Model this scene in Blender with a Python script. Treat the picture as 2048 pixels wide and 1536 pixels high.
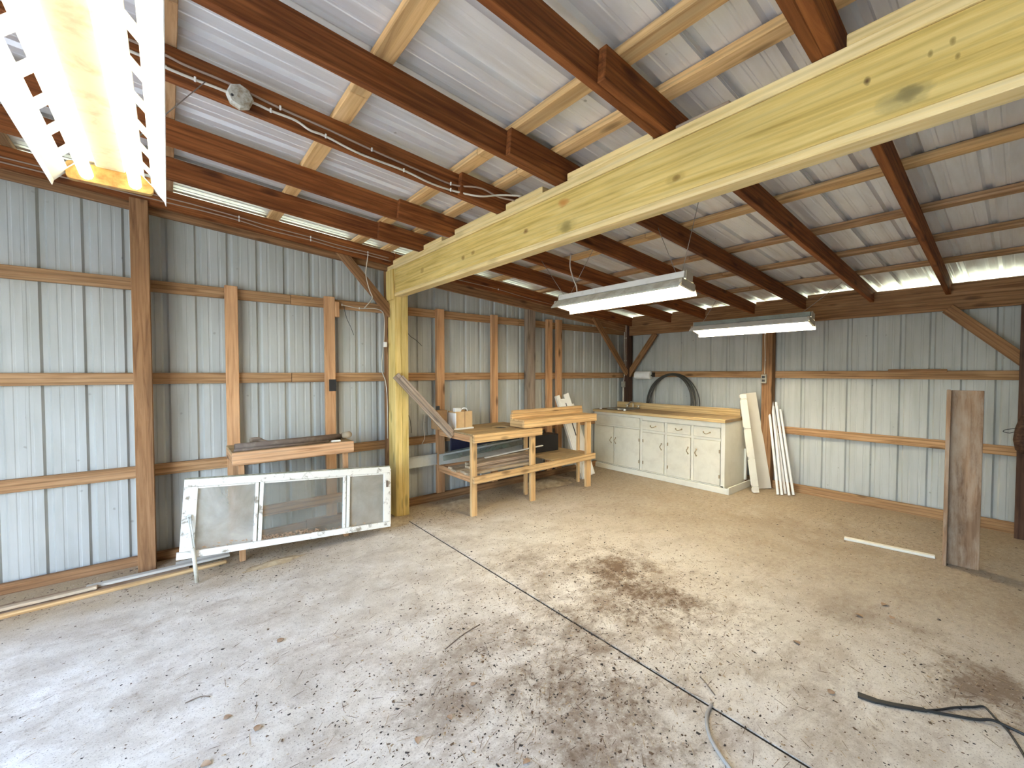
import bpy, bmesh, math, random
from mathutils import Vector, Matrix

# ------------------------------------------------------------------ scene, camera, light
for o in list(bpy.data.objects):
    bpy.data.objects.remove(o)
SC = bpy.context.scene
COL = SC.collection
RND = random.Random(7)

YAW = math.radians(50.7)
PITCH = math.atan2(23, 840)
cam_d = bpy.data.cameras.new('camera')
cam_d.sensor_width = 36.0
cam_d.lens = 36.0 * 840 / 2048
cam_d.clip_start = 0.02
cam = bpy.data.objects.new('camera', cam_d)
COL.objects.link(cam)
fw = Vector((math.cos(YAW) * math.cos(PITCH), math.sin(YAW) * math.cos(PITCH), -math.sin(PITCH)))
cam.location = (0, 0, 1.5)
cam.rotation_euler = fw.to_track_quat('-Z', 'Y').to_euler()
SC.camera = cam

world = bpy.data.worlds.new('world')
SC.world = world
world.use_nodes = True
wn = world.node_tree
wn.nodes.clear()
sky = wn.nodes.new('ShaderNodeTexSky')
sky.sky_type = 'NISHITA'
sky.sun_disc = False
sky.sun_elevation = math.radians(52)
sky.sun_rotation = math.radians(165)
sky.air_density = 1.0
sky.dust_density = 2.0
sky.ozone_density = 1.0
bg = wn.nodes.new('ShaderNodeBackground')
bg.inputs['Strength'].default_value = 1.0
wo = wn.nodes.new('ShaderNodeOutputWorld')
wn.links.new(sky.outputs[0], bg.inputs['Color'])
wn.links.new(bg.outputs[0], wo.inputs['Surface'])

sun_d = bpy.data.lights.new('sun', 'SUN')
sun_d.energy = 6.0
sun_d.angle = math.radians(0.6)
sun_d.color = (1.0, 0.95, 0.86)
sun = bpy.data.objects.new('sun', sun_d)
COL.objects.link(sun)
sun.rotation_euler = (-Vector((math.cos(math.radians(-75)) * math.cos(math.radians(52)),
                               math.sin(math.radians(-75)) * math.cos(math.radians(52)),
                               math.sin(math.radians(52))))).to_track_quat('-Z', 'Y').to_euler()
sun.location = (4, -12, 14)

SC.view_settings.view_transform = 'Standard'
SC.view_settings.look = 'None'
SC.view_settings.gamma = 1.0
SC.view_settings.use_curve_mapping = False
SC.view_settings.exposure = 1.98

# ------------------------------------------------------------------ object helpers
W = {}


def link(name, mesh, mat=None, parent=None, M=None):
    o = bpy.data.objects.new(name, mesh)
    COL.objects.link(o)
    M = M.copy() if M is not None else Matrix.Identity(4)
    o.matrix_basis = M
    if parent is not None:
        o.parent = parent
        o.matrix_parent_inverse = W[parent.name].inverted()
    W[o.name] = M
    if mat is not None and mesh is not None:
        if len(mesh.materials) == 0:
            mesh.materials.append(mat)
        elif mesh.materials[0] != mat:
            o.material_slots[0].link = 'OBJECT'
            o.material_slots[0].material = mat
    return o


def thing(name, label, cat, loc=(0, 0, 0), group=None, parent=None):
    o = link(name, None, None, parent, Matrix.Translation(Vector(loc)))
    o.empty_display_size = 0.1
    return tag(o, label, cat, group)


def tag(o, label=None, cat=None, group=None, kind=None):
    if label: o['label'] = label
    if cat: o['category'] = cat
    if group: o['group'] = group
    if kind: o['kind'] = kind
    return o


def struct(name, label, cat, loc=(0, 0, 0)):
    o = thing(name, label, cat, loc)
    o['kind'] = 'structure'
    return o


def finish(bm, name, smooth=False):
    me = bpy.data.meshes.new(name)
    bm.normal_update()
    bm.to_mesh(me)
    bm.free()
    if smooth:
        for p in me.polygons: p.use_smooth = True
    return me


BOXC = {}


def box_mesh(sx, sy, sz, bev=0.002):
    key = (round(sx, 4), round(sy, 4), round(sz, 4), bev)
    if key in BOXC: return BOXC[key]
    bm = bmesh.new()
    bmesh.ops.create_cube(bm, size=1.0)
    bmesh.ops.scale(bm, vec=(sx, sy, sz), verts=bm.verts)
    b = min(bev, sx * .3, sy * .3, sz * .3)
    if b > 0:
        bmesh.ops.bevel(bm, geom=list(bm.edges), offset=b, segments=1, affect='EDGES')
    me = finish(bm, 'box')
    BOXC[key] = me
    return me


def frame(p0, p1, up=(0, 0, 1)):
    p0, p1 = Vector(p0), Vector(p1)
    ex = (p1 - p0).normalized()
    up = Vector(up)
    ey = up.cross(ex)
    if ey.length < 1e-4: ey = Vector((0, 1, 0)).cross(ex)
    ey.normalize()
    ez = ex.cross(ey)
    c = (p0 + p1) / 2
    return Matrix(((ex.x, ey.x, ez.x, c.x), (ex.y, ey.y, ez.y, c.y), (ex.z, ey.z, ez.z, c.z), (0, 0, 0, 1)))


def timber(name, p0, p1, w, h, mat, parent=None, up=(0, 0, 1), bev=0.003):
    """board from p0 to p1 (centre line); w across (horizontal), h along `up`; grain runs along local X"""
    L = (Vector(p1) - Vector(p0)).length
    me = box_mesh(L, w, h, bev)
    key = (me.name, mat.name)
    if key not in BOXC:
        m2 = me.copy(); m2.materials.clear(); m2.materials.append(mat)
        BOXC[key] = m2
    return link(name, BOXC[key], mat, parent, frame(p0, p1, up))


def block(name, x0, x1, y0, y1, z0, z1, mat, parent=None, grain='x', bev=0.003):
    cx, cy, cz = (x0 + x1) / 2, (y0 + y1) / 2, (z0 + z1) / 2
    if grain == 'x': return timber(name, (x0, cy, cz), (x1, cy, cz), y1 - y0, z1 - z0, mat, parent, bev=bev)
    if grain == 'y': return timber(name, (cx, y0, cz), (cx, y1, cz), x1 - x0, z1 - z0, mat, parent, bev=bev)
    return timber(name, (cx, cy, z0), (cx, cy, z1), x1 - x0, y1 - y0, mat, parent, up=(0, 1, 0), bev=bev)


def smooth_path(pts, n=6):
    pts = [Vector(p) for p in pts]
    if len(pts) < 3: return pts
    P = [pts[0] * 2 - pts[1]] + pts + [pts[-1] * 2 - pts[-2]]
    out = []
    for i in range(1, len(P) - 2):
        a, b, c, d = P[i - 1], P[i], P[i + 1], P[i + 2]
        for k in range(n):
            t = k / n
            out.append(0.5 * ((2 * b) + (c - a) * t + (2 * a - 5 * b + 4 * c - d) * t * t + (3 * b - a - 3 * c + d) * t ** 3))
    out.append(pts[-1])
    return out


def add_tube(bm, pts, r, seg=8, r_end=None, cap=True):
    n = len(pts)
    rings = []
    t = (pts[1] - pts[0]).normalized()
    nrm = t.orthogonal().normalized()
    for i in range(n):
        a = pts[max(i - 1, 0)]; b = pts[min(i + 1, n - 1)]
        t2 = (b - a)
        t2 = t2.normalized() if t2.length > 1e-9 else t
        nrm = (nrm - t2 * nrm.dot(t2))
        nrm = nrm.normalized() if nrm.length > 1e-9 else t2.orthogonal().normalized()
        bi = t2.cross(nrm)
        rr = r if r_end is None else r + (r_end - r) * i / (n - 1)
        rings.append([bm.verts.new(pts[i] + (nrm * math.cos(2 * math.pi * k / seg) + bi * math.sin(2 * math.pi * k / seg)) * rr) for k in range(seg)])
        t = t2
    for i in range(n - 1):
        for k in range(seg):
            bm.faces.new((rings[i][k], rings[i][(k + 1) % seg], rings[i + 1][(k + 1) % seg], rings[i + 1][k]))
    if cap:
        bm.faces.new(list(reversed(rings[0]))); bm.faces.new(rings[-1])


def tube(name, pts, r, mat, parent=None, seg=8, smooth=True, n=6, r_end=None):
    """pts in world space; mesh origin at the first point"""
    o0 = Vector(pts[0])
    P = [Vector(p) - o0 for p in (smooth_path(pts, n) if smooth else [Vector(p) for p in pts])]
    bm = bmesh.new()
    add_tube(bm, P, r, seg, r_end)
    return link(name, finish(bm, name, True), mat, parent, Matrix.Translation(o0))


def lathe(name, prof, mat, parent=None, M=None, seg=24, smooth=True):
    bm = bmesh.new()
    rings = []
    for r, z in prof:
        rings.append([bm.verts.new((max(r, 1e-5) * math.cos(2 * math.pi * k / seg), max(r, 1e-5) * math.sin(2 * math.pi * k / seg), z)) for k in range(seg)])
    for i in range(len(prof) - 1):
        for k in range(seg):
            bm.faces.new((rings[i][k], rings[i][(k + 1) % seg], rings[i + 1][(k + 1) % seg], rings[i + 1][k]))
    bm.faces.new(list(reversed(rings[0]))); bm.faces.new(rings[-1])
    return link(name, finish(bm, name, smooth), mat, parent, M)


def prism(name, poly, depth, mat, parent=None, M=None, bev=0.0):
    """poly in local XY, extruded along local Z from 0 to depth"""
    bm = bmesh.new()
    a = [bm.verts.new((x, y, 0)) for x, y in poly]
    b = [bm.verts.new((x, y, depth)) for x, y in poly]
    n = len(poly)
    bm.faces.new(list(reversed(a))); bm.faces.new(b)
    for i in range(n): bm.faces.new((a[i], a[(i + 1) % n], b[(i + 1) % n], b[i]))
    bmesh.ops.recalc_face_normals(bm, faces=bm.faces)
    if bev: bmesh.ops.bevel(bm, geom=list(bm.edges), offset=bev, segments=1, affect='EDGES')
    return link(name, finish(bm, name), mat, parent, M)


def holed_top(name, x0, x1, y0, y1, z0, z1, hole, mat, parent=None):
    """board with a hole; hole = list of xy points (ccw) around its centre"""
    c = Vector((sum(p[0] for p in hole) / len(hole), sum(p[1] for p in hole) / len(hole)))
    # outer points matched by angle, corners snapped in
    outer = []
    for p in hole:
        d = Vector(p) - c
        ts = []
        if d.x > 1e-9: ts.append((x1 - c.x) / d.x)
        if d.x < -1e-9: ts.append((x0 - c.x) / d.x)
        if d.y > 1e-9: ts.append((y1 - c.y) / d.y)
        if d.y < -1e-9: ts.append((y0 - c.y) / d.y)
        outer.append(c + d * min(ts))
    for cx, cy in ((x0, y0), (x1, y0), (x1, y1), (x0, y1)):
        i = min(range(len(outer)), key=lambda k: (outer[k] - Vector((cx, cy))).length)
        outer[i] = Vector((cx, cy))
    o0 = Vector(((x0 + x1) / 2, (y0 + y1) / 2, z0))
    bm = bmesh.new()
    V = {}
    for nm, pts in (('o', outer), ('h', [Vector(p) for p in hole])):
        for lv, z in ((0, z0), (1, z1)):
            V[nm, lv] = [bm.verts.new((p.x - o0.x, p.y - o0.y, z - o0.z)) for p in pts]
    n = len(hole)
    for i in range(n):
        j = (i + 1) % n
        bm.faces.new((V['o', 1][i], V['o', 1][j], V['h', 1][j], V['h', 1][i]))
        bm.faces.new((V['o', 0][j], V['o', 0][i], V['h', 0][i], V['h', 0][j]))
        bm.faces.new((V['o', 0][i], V['o', 0][j], V['o', 1][j], V['o', 1][i]))
        bm.faces.new((V['h', 0][j], V['h', 0][i], V['h', 1][i], V['h', 1][j]))
    bmesh.ops.recalc_face_normals(bm, faces=bm.faces)
    return link(name, finish(bm, name), mat, parent, Matrix.Translation(o0))


# ------------------------------------------------------------------ materials
def nt(name):
    m = bpy.data.materials.new(name)
    m.use_nodes = True
    t = m.node_tree
    t.nodes.clear()
    out = t.nodes.new('ShaderNodeOutputMaterial')
    p = t.nodes.new('ShaderNodeBsdfPrincipled')
    t.links.new(p.outputs[0], out.inputs[0])
    return m, t, p, out


def N(t, kind, **kw):
    n = t.nodes.new(kind)
    for k, v in kw.items():
        if k.startswith('i_'):
            key = k[2:]
            n.inputs[int(key) if key.isdigit() else key.replace('_', ' ')].default_value = v
        else:
            setattr(n, k, v)
    return n


def c4(c): return (c[0], c[1], c[2], 1.0)


def ramp(t, fac, stops, interp='LINEAR'):
    r = t.nodes.new('ShaderNodeValToRGB')
    r.color_ramp.interpolation = interp
    while len(r.color_ramp.elements) < len(stops): r.color_ramp.elements.new(0.5)
    for e, (p, c) in zip(r.color_ramp.elements, stops):
        e.position = p
        e.color = c4(c) if not isinstance(c, (int, float)) else (c, c, c, 1)
    t.links.new(fac, r.inputs[0])
    return r.outputs[0]


def mix(t, fac, a, b, mode='MIX'):
    m = t.nodes.new('ShaderNodeMix')
    m.data_type = 'RGBA'
    m.blend_type = mode
    for i, v in ((0, fac), (6, a), (7, b)):
        if isinstance(v, (int, float)): m.inputs[i].default_value = v
        elif isinstance(v, (tuple, list)): m.inputs[i].default_value = c4(v)
        else: t.links.new(v, m.inputs[i])
    return m.outputs[2]


def math_(t, op, a, b=None, c=None):
    m = t.nodes.new('ShaderNodeMath')
    m.operation = op
    for i, v in enumerate((a, b, c)):
        if v is None: continue
        if isinstance(v, (int, float)): m.inputs[i].default_value = v
        else: t.links.new(v, m.inputs[i])
    return m.outputs[0]


def coords(t, scale=(1, 1, 1), rnd=True, src='Object'):
    tc = t.nodes.new('ShaderNodeTexCoord')
    v = tc.outputs[src]
    if rnd:
        oi = t.nodes.new('ShaderNodeObjectInfo')
        ml = N(t, 'ShaderNodeVectorMath', operation='SCALE')
        ml.inputs[0].default_value = (37.0, 11.0, 23.0)
        t.links.new(oi.outputs['Random'], ml.inputs['Scale'])
        ad = N(t, 'ShaderNodeVectorMath', operation='ADD')
        t.links.new(v, ad.inputs[0]); t.links.new(ml.outputs[0], ad.inputs[1])
        v = ad.outputs[0]
    mp = t.nodes.new('ShaderNodeMapping')
    mp.inputs['Scale'].default_value = scale
    t.links.new(v, mp.inputs['Vector'])
    return mp.outputs[0]


def noise(t, vec, scale=5.0, detail=4.0, rough=0.55, dist=0.0):
    n = N(t, 'ShaderNodeTexNoise')
    n.inputs['Scale'].default_value = scale
    n.inputs['Detail'].default_value = detail
    n.inputs['Roughness'].default_value = rough
    n.inputs['Distortion'].default_value = dist
    t.links.new(vec, n.inputs['Vector'])
    return n.outputs[0]


def bump(t, p, h, strength=0.3, dist=0.01):
    b = t.nodes.new('ShaderNodeBump')
    b.inputs['Strength'].default_value = strength
    b.inputs['Distance'].default_value = dist
    t.links.new(h, b.inputs['Height'])
    t.links.new(b.outputs[0], p.inputs['Normal'])


def wood(name, light, mid, dark, rough=0.75, knots=0.5, weather=None, spread=0.3, marks=None, rings=0.7):
    m, t, p, out = nt(name)
    g = noise(t, coords(t, (0.9, 16, 16)), 2.2, 6, 0.6, 0.8)
    col = ramp(t, g, [(0.28, dark), (0.47, mid), (0.68, light)])
    # growth rings: stretched bands
    w = N(t, 'ShaderNodeTexWave', wave_type='BANDS', bands_direction='Z')
    w.inputs['Scale'].default_value = 1.0
    w.inputs['Distortion'].default_value = 7.0
    w.inputs['Detail'].default_value = 2.5
    w.inputs['Detail Scale'].default_value = 0.7
    t.links.new(coords(t, (0.55, 9, 9)), w.inputs['Vector'])
    ring = ramp(t, w.outputs[1], [(0.0, 0.62), (0.35, 1.0), (1.0, 1.0)])
    col = mix(t, rings, col, ring, 'MULTIPLY')
    # knots
    if knots:
        v = N(t, 'ShaderNodeTexVoronoi', feature='F1')
        v.inputs['Scale'].default_value = 1.0
        v.inputs['Randomness'].default_value = 1.0
        t.links.new(coords(t, (2.4, 7.5, 7.5)), v.inputs['Vector'])
        k = ramp(t, v.outputs['Distance'], [(0.05, knots), (0.13, knots * .6), (0.19, 0.0)])
        col = mix(t, k, col, tuple(c * 0.28 for c in dark))
    if marks:
        for (px, py, pz, rx, rz, c, f) in marks:
            tc = t.nodes.new('ShaderNodeTexCoord')
            sb = N(t, 'ShaderNodeVectorMath', operation='SUBTRACT')
            t.links.new(tc.outputs['Object'], sb.inputs[0]); sb.inputs[1].default_value = (px, py, pz)
            sc = N(t, 'ShaderNodeVectorMath', operation='MULTIPLY')
            t.links.new(sb.outputs[0], sc.inputs[0]); sc.inputs[1].default_value = (1 / rx, 0.0, 1 / rz)
            ln = N(t, 'ShaderNodeVectorMath', operation='LENGTH')
            t.links.new(sc.outputs[0], ln.inputs[0])
            dn = math_(t, 'ADD', ln.outputs['Value'], math_(t, 'MULTIPLY', math_(t, 'SUBTRACT', noise(t, coords(t, (20, 45, 45), False), 1.0, 3), 0.5), 0.9))
            col = mix(t, ramp(t, dn, [(0.25, f), (0.7, f * .6), (1.05, 0.0)]), col, c)
    # blotches and weathering
    bl = noise(t, coords(t, (1.1, 3, 3)), 1.6, 3, 0.6)
    col = mix(t, 0.5, col, ramp(t, bl, [(0.3, 0.72), (0.7, 1.12)]), 'MULTIPLY')
    if weather:
        wv = noise(t, coords(t, (1.5, 6, 6)), 2.0, 5, 0.65)
        col = mix(t, ramp(t, wv, [(0.42, 0.0), (0.62, 0.8)]), col, weather)
    oi = t.nodes.new('ShaderNodeObjectInfo')
    hsv = t.nodes.new('ShaderNodeHueSaturation')
    t.links.new(col, hsv.inputs['Color'])
    t.links.new(math_(t, 'ADD', math_(t, 'MULTIPLY', oi.outputs['Random'], spread), 1.0 - spread / 2), hsv.inputs['Value'])
    t.links.new(hsv.outputs[0], p.inputs['Base Color'])
    p.inputs['Roughness'].default_value = rough
    p.inputs['Specular IOR Level'].default_value = 0.25
    bump(t, p, g, 0.25, 0.004)
    return m


def plain(name, col, rough=0.5, metal=0.0, dirt=None, dscale=6.0, lo=0.45, hi=0.7, amt=0.8, b=0.0, spec=0.5):
    m, t, p, out = nt(name)
    p.inputs['Roughness'].default_value = rough
    p.inputs['Metallic'].default_value = metal
    p.inputs['Specular IOR Level'].default_value = spec
    if dirt is None:
        f = noise(t, coords(t), 9.0, 4)
        t.links.new(mix(t, 1.0, col, ramp(t, f, [(0.3, 0.88), (0.7, 1.06)]), 'MULTIPLY'), p.inputs['Base Color'])
    else:
        f = noise(t, coords(t), dscale, 7, 0.65, 0.3)
        t.links.new(mix(t, ramp(t, f, [(lo, 0.0), (hi, amt)]), col, dirt), p.inputs['Base Color'])
    if b: bump(t, p, f, b, 0.005)
    return m


def sheet_metal(name, col, dirt, metal, rough, streak=(6, 6, 0.7), amt=0.5, scuff=(.28, .27, .24)):
    m, t, p, out = nt(name)
    s = noise(t, coords(t, streak), 1.6, 5, 0.6, 0.4)
    c = mix(t, ramp(t, s, [(0.42, 0.0), (0.75, amt)]), col, dirt)
    b = noise(t, coords(t, (2, 2, 2)), 0.8, 3)
    c = mix(t, 0.6, c, ramp(t, b, [(0.3, 0.86), (0.7, 1.08)]), 'MULTIPLY')
    v = N(t, 'ShaderNodeTexVoronoi', feature='F1')
    v.inputs['Scale'].default_value = 5.5
    t.links.new(coords(t), v.inputs['Vector'])
    sp = noise(t, coords(t), 45.0, 3)
    d = math_(t, 'ADD', v.outputs['Distance'], math_(t, 'MULTIPLY', sp, 0.12))
    c = mix(t, ramp(t, d, [(0.085, 0.75), (0.12, 0.0)]), c, scuff)
    t.links.new(c, p.inputs['Base Color'])
    p.inputs['Metallic'].default_value = metal
    t.links.new(ramp(t, s, [(0.3, rough), (0.7, min(1, rough + .15))]), p.inputs['Roughness'])
    return m


M = {}
M['rafter'] = wood('rafter_wood', (.31, .108, .028), (.20, .062, .015), (.105, .028, .007), knots=.7)
M['purlin'] = wood('purlin_wood', (.80, .54, .26), (.69, .43, .18), (.47, .26, .10), knots=.6, spread=.2)
M['purlin_old'] = wood('old_purlin_wood', (.50, .32, .17), (.37, .21, .095), (.22, .115, .047), knots=.6)
M['girt'] = wood('girt_wood', (.52, .32, .165), (.40, .225, .105), (.24, .125, .053), knots=.7)
M['post'] = wood('old_post_wood', (.40, .22, .105), (.29, .15, .066), (.17, .080, .034), knots=.7, spread=.15)
M['stud'] = wood('stud_wood', (.70, .42, .22), (.58, .32, .155), (.40, .20, .09), knots=.9, spread=.12)
M['dark_post'] = wood('dark_post_wood', (.13, .07, .045), (.085, .043, .027), (.045, .022, .015), knots=.5)
M['pine'] = wood('bench_pine', (.76, .53, .27), (.64, .41, .19), (.44, .25, .10), knots=.7, spread=.14)
M['pine_top'] = wood('worn_pine_top', (.62, .45, .24), (.50, .34, .16), (.30, .19, .085), knots=.5, weather=(.30, .22, .12))
M['apron'] = wood('grained_pine', (.74, .47, .27), (.62, .36, .19), (.40, .20, .09), knots=.2, spread=.05)
M['grey_wood'] = wood('weathered_grey_wood', (.46, .37, .29), (.33, .25, .185), (.17, .12, .085), knots=.8)
M['scrap'] = wood('scrap_wood', (.66, .53, .36), (.52, .39, .25), (.28, .19, .11), knots=.5, spread=.5, weather=(.34, .28, .20))
M['brown_plank'] = wood('brown_plank_wood', (.42, .27, .165), (.31, .185, .105), (.17, .09, .05), knots=.4, weather=(.42, .32, .23), spread=.1)
M['counter'] = wood('counter_wood', (.70, .52, .27), (.60, .42, .20), (.45, .29, .12), knots=.1, spread=.04)
M['counter_top'] = wood('worn_counter', (.47, .33, .17), (.37, .245, .115), (.24, .15, .065), knots=.1, spread=.04, weather=(.25, .19, .12))
M['treated'] = wood('treated_yellow_wood', (.84, .65, .27), (.74, .54, .18), (.54, .37, .095), knots=.55, spread=.06, rings=.4)
M['treated_edge'] = wood('treated_plate_wood', (.90, .72, .38), (.84, .64, .29), (.70, .49, .18), knots=.25, spread=.05, rings=.35)
# beam face: board runs local X = -Y world direction from y=4.09 (start) to y=-2.4; centre y = .845, z = 2.4325
BY = 0.845
KN = (.10, .05, .02); KO = (.55, .20, .035); KG = (.20, .17, .07)
bk = lambda y, z, rx, rz, c, f: (BY - y, 0.0, z - 2.4325, rx, rz * 1.0, c, f)
M['beam_face'] = wood('beam_face_wood', (.80, .61, .23), (.70, .50, .15), (.50, .34, .08), knots=0.0, spread=.02, rings=.35, marks=[
    bk(1.026, 2.386, .022, .016, KN, .95), bk(1.026, 2.386, .055, .03, (.38, .25, .06), .6),
    bk(1.709, 2.347, .05, .035, KG, .9), bk(1.709, 2.347, .09, .05, (.40, .29, .07), .5),
    bk(1.733, 2.493, .05, .03, KO, .75), bk(2.067, 2.414, .028, .018, (.22, .11, .03), .9),
    bk(2.672, 2.409, .03, .02, (.30, .17, .04), .8), bk(2.811, 2.40, .03, .022, (.30, .17, .04), .8),
    bk(3.5, 2.43, .04, .03, (.34, .20, .05), .7),
    bk(0.251, 2.37, .035, .03, (.09, .05, .015), .95), bk(0.262, 2.365, .075, .045, (.32, .26, .10), .75),
    bk(0.352, 2.463, .012, .016, KN, .9), bk(0.156, 2.476, .008, .014, (.28, .19, .05), .8),
    bk(0.203, 2.467, .007, .013, (.28, .19, .05), .8), bk(0.145, 2.427, .007, .011, (.28, .19, .05), .8)])

M['wall_metal'] = sheet_metal('wall_sheet_metal', (.47, .485, .46), (.33, .33, .28), .0, .55)
M['roof_metal'] = sheet_metal('roof_sheet_metal', (.80, .80, .79), (.55, .50, .43), .40, .36, streak=(.6, 7, 7), amt=.5)
M['white_metal'] = plain('white_enamel', (.80, .79, .74), .35, 0.0, (.50, .44, .32), 9, .55, .8, .6)
M['dusty_white'] = plain('dusty_enamel', (.66, .64, .55), .6, 0.0, (.36, .31, .22), 14, .4, .7, .8)
M['light_housing'] = plain('grey_green_enamel', (.30, .34, .30), .5, 0.0, (.2, .2, .16), 8)
M['ballast'] = plain('yellowed_enamel', (.36, .33, .235), .6, 0.0, (.17, .14, .08), 16, .5, .75, .7)
M['rust'] = plain('rusty_plate', (.42, .26, .08), .7, 0.1, (.28, .08, .015), 22, .42, .65, .9)
M['holder'] = plain('beige_plastic', (.50, .44, .34), .6)
M['chain'] = plain('chain_steel', (.35, .33, .28), .45, .6)
M['door_white'] = plain('chipped_white_paint', (.80, .78, .71), .5, 0, (.24, .20, .14), 16, .56, .66, .9, b=.2)
M['door_edge'] = plain('grimy_door_edge', (.30, .29, .22), .8, 0, (.13, .13, .08), 20, .4, .6, .9)
M['cab_white'] = plain('cabinet_cream_paint', (.82, .79, .67), .42, 0, (.62, .58, .45), 5, .5, .8, .5)
M['cab_front'] = plain('cabinet_front_paint', (.77, .735, .61), .42, 0, (.56, .51, .39), 7, .45, .8, .6)
M['kick_grey'] = plain('grey_kick', (.36, .37, .36), .6)
M['brass'] = plain('tarnished_brass', (.44, .35, .22), .4, .7)
M['chrome'] = plain('dull_chrome', (.55, .52, .45), .3, .9)
M['white_board'] = plain('white_board_paint', (.85, .84, .79), .45, 0, (.66, .63, .54), 7, .5, .8, .6)
M['cream_board'] = plain('cream_board_paint', (.80, .77, .67), .5, 0, (.62, .57, .45), 6, .5, .8, .6)
M['taupe_board'] = plain('taupe_panel', (.57, .53, .45), .55, 0, (.46, .42, .34), 3, .4, .8, .6)
M['strip_white'] = plain('white_strip', (.88, .87, .83), .45)
M['black_rubber'] = plain('black_rubber', (.028, .027, .025), .55)
M['hose'] = plain('dark_hose', (.045, .043, .036), .5)
M['cable'] = plain('pale_cable', (.62, .57, .47), .6)
M['cable_dusty'] = plain('dusty_cable', (.36, .26, .19), .8)
M['grey_cable'] = plain('grey_cable_jacket', (.36, .35, .33), .5)
M['staple'] = plain('white_staple', (.86, .84, .78), .5)
M['ebox'] = plain('grey_box', (.36, .34, .28), .7, 0, (.22, .19, .14), 20)
M['dust_box'] = plain('dust_caked_box', (.56, .54, .46), .95, 0, (.27, .21, .13), 26, .42, .6, .9, b=.8)
M['black'] = plain('black_plastic', (.02, .02, .022), .5)
M['navy'] = plain('navy_shade', (.012, .014, .04), .6)  # colour of the painted shade under the bench
M['card'] = plain('cardboard', (.60, .41, .21), .85)
M['card_old'] = plain('old_cardboard', (.36, .22, .11), .9, 0, (.20, .12, .06), 8)
M['paper'] = plain('white_paper', (.90, .90, .87), .9, spec=.1)
M['galv'] = plain('galvanised_channel', (.60, .61, .57), .5, .15, (.36, .34, .27), 5, .5, .8, .6)
M['pipe_brown'] = plain('dusty_brown_pipe', (.16, .115, .085), .8, 0, (.30, .24, .18), 12, .5, .75, .7)
M['log_end'] = plain('cut_log_end', (.36, .28, .18), .85)
M['leaf'] = plain('dry_leaf', (.40, .27, .17), .85, 0, (.25, .15, .08), 30)
M['soil'] = plain('soil', (.50, .39, .24), .95, 0, (.33, .24, .14), 18, .4, .65, .9, b=.6)
M['deb_a'] = plain('debris_brown', (.13, .08, .045), .95)
M['deb_b'] = plain('debris_tan', (.42, .31, .19), .95)
M['deb_c'] = plain('debris_black', (.045, .035, .028), .95)
M['grass'] = plain('grass_ground', (.27, .29, .17), .95, 0, (.38, .34, .22), 1.2, .45, .7, .7)
M['joint'] = plain('joint_dirt', (.022, .016, .011), .95)
M['gravel'] = plain('grey_gravel', (.30, .30, .30), .95, 0, (.22, .22, .22), 20)


def glass_mat(name, lo, hi, amt, tint=(.78, .80, .78)):
    m, t, p, out = nt(name)
    tr = N(t, 'ShaderNodeBsdfTransparent'); tr.inputs[0].default_value = c4((.86, .88, .86))
    gl = N(t, 'ShaderNodeBsdfGlossy'); gl.inputs['Roughness'].default_value = .12
    fr = N(t, 'ShaderNodeFresnel'); fr.inputs[0].default_value = 1.45
    a = t.nodes.new('ShaderNodeMixShader')
    t.links.new(fr.outputs[0], a.inputs[0]); t.links.new(tr.outputs[0], a.inputs[1]); t.links.new(gl.outputs[0], a.inputs[2])
    df = t.nodes.new('ShaderNodeBsdfDiffuse')
    n1 = noise(t, coords(t), 4.0, 7, .62, .5)
    n2 = noise(t, coords(t), 1.3, 3)
    t.links.new(mix(t, ramp(t, n2, [(.35, 0.0), (.7, 1.0)]), tint, (.52, .46, .37)), df.inputs[0])
    b = t.nodes.new('ShaderNodeMixShader')
    t.links.new(ramp(t, n1, [(.30, lo), (.70, hi)]), b.inputs[0])
    t.links.new(a.outputs[0], b.inputs[1]); t.links.new(df.outputs[0], b.inputs[2])
    t.links.new(b.outputs[0], out.inputs[0])
    t.nodes.remove(p)
    return m


M['glass_foggy'] = glass_mat('foggy_glass', .30, .75, 1)
M['glass_dirty'] = glass_mat('dirty_glass', .06, .30, 1, (.62, .61, .56))
M['glass_hazy'] = glass_mat('hazy_glass', .35, .60, 1, (.66, .65, .60))
M['glass_green'] = glass_mat('green_glass', .25, .55, 1, (.30, .38, .32))


def tube_mat(name, strength, col):
    m, t, p, out = nt(name)
    e = N(t, 'ShaderNodeEmission')
    e.inputs[0].default_value = c4(col); e.inputs[1].default_value = strength
    t.links.new(e.outputs[0], out.inputs[0]); t.nodes.remove(p)
    return m


M['tube_lit'] = tube_mat('lit_tube', 30.0, (1.0, .88, .64))
M['tube_old'] = tube_mat('ageing_lit_tube', 3.2, (1.0, .88, .62))

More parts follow.
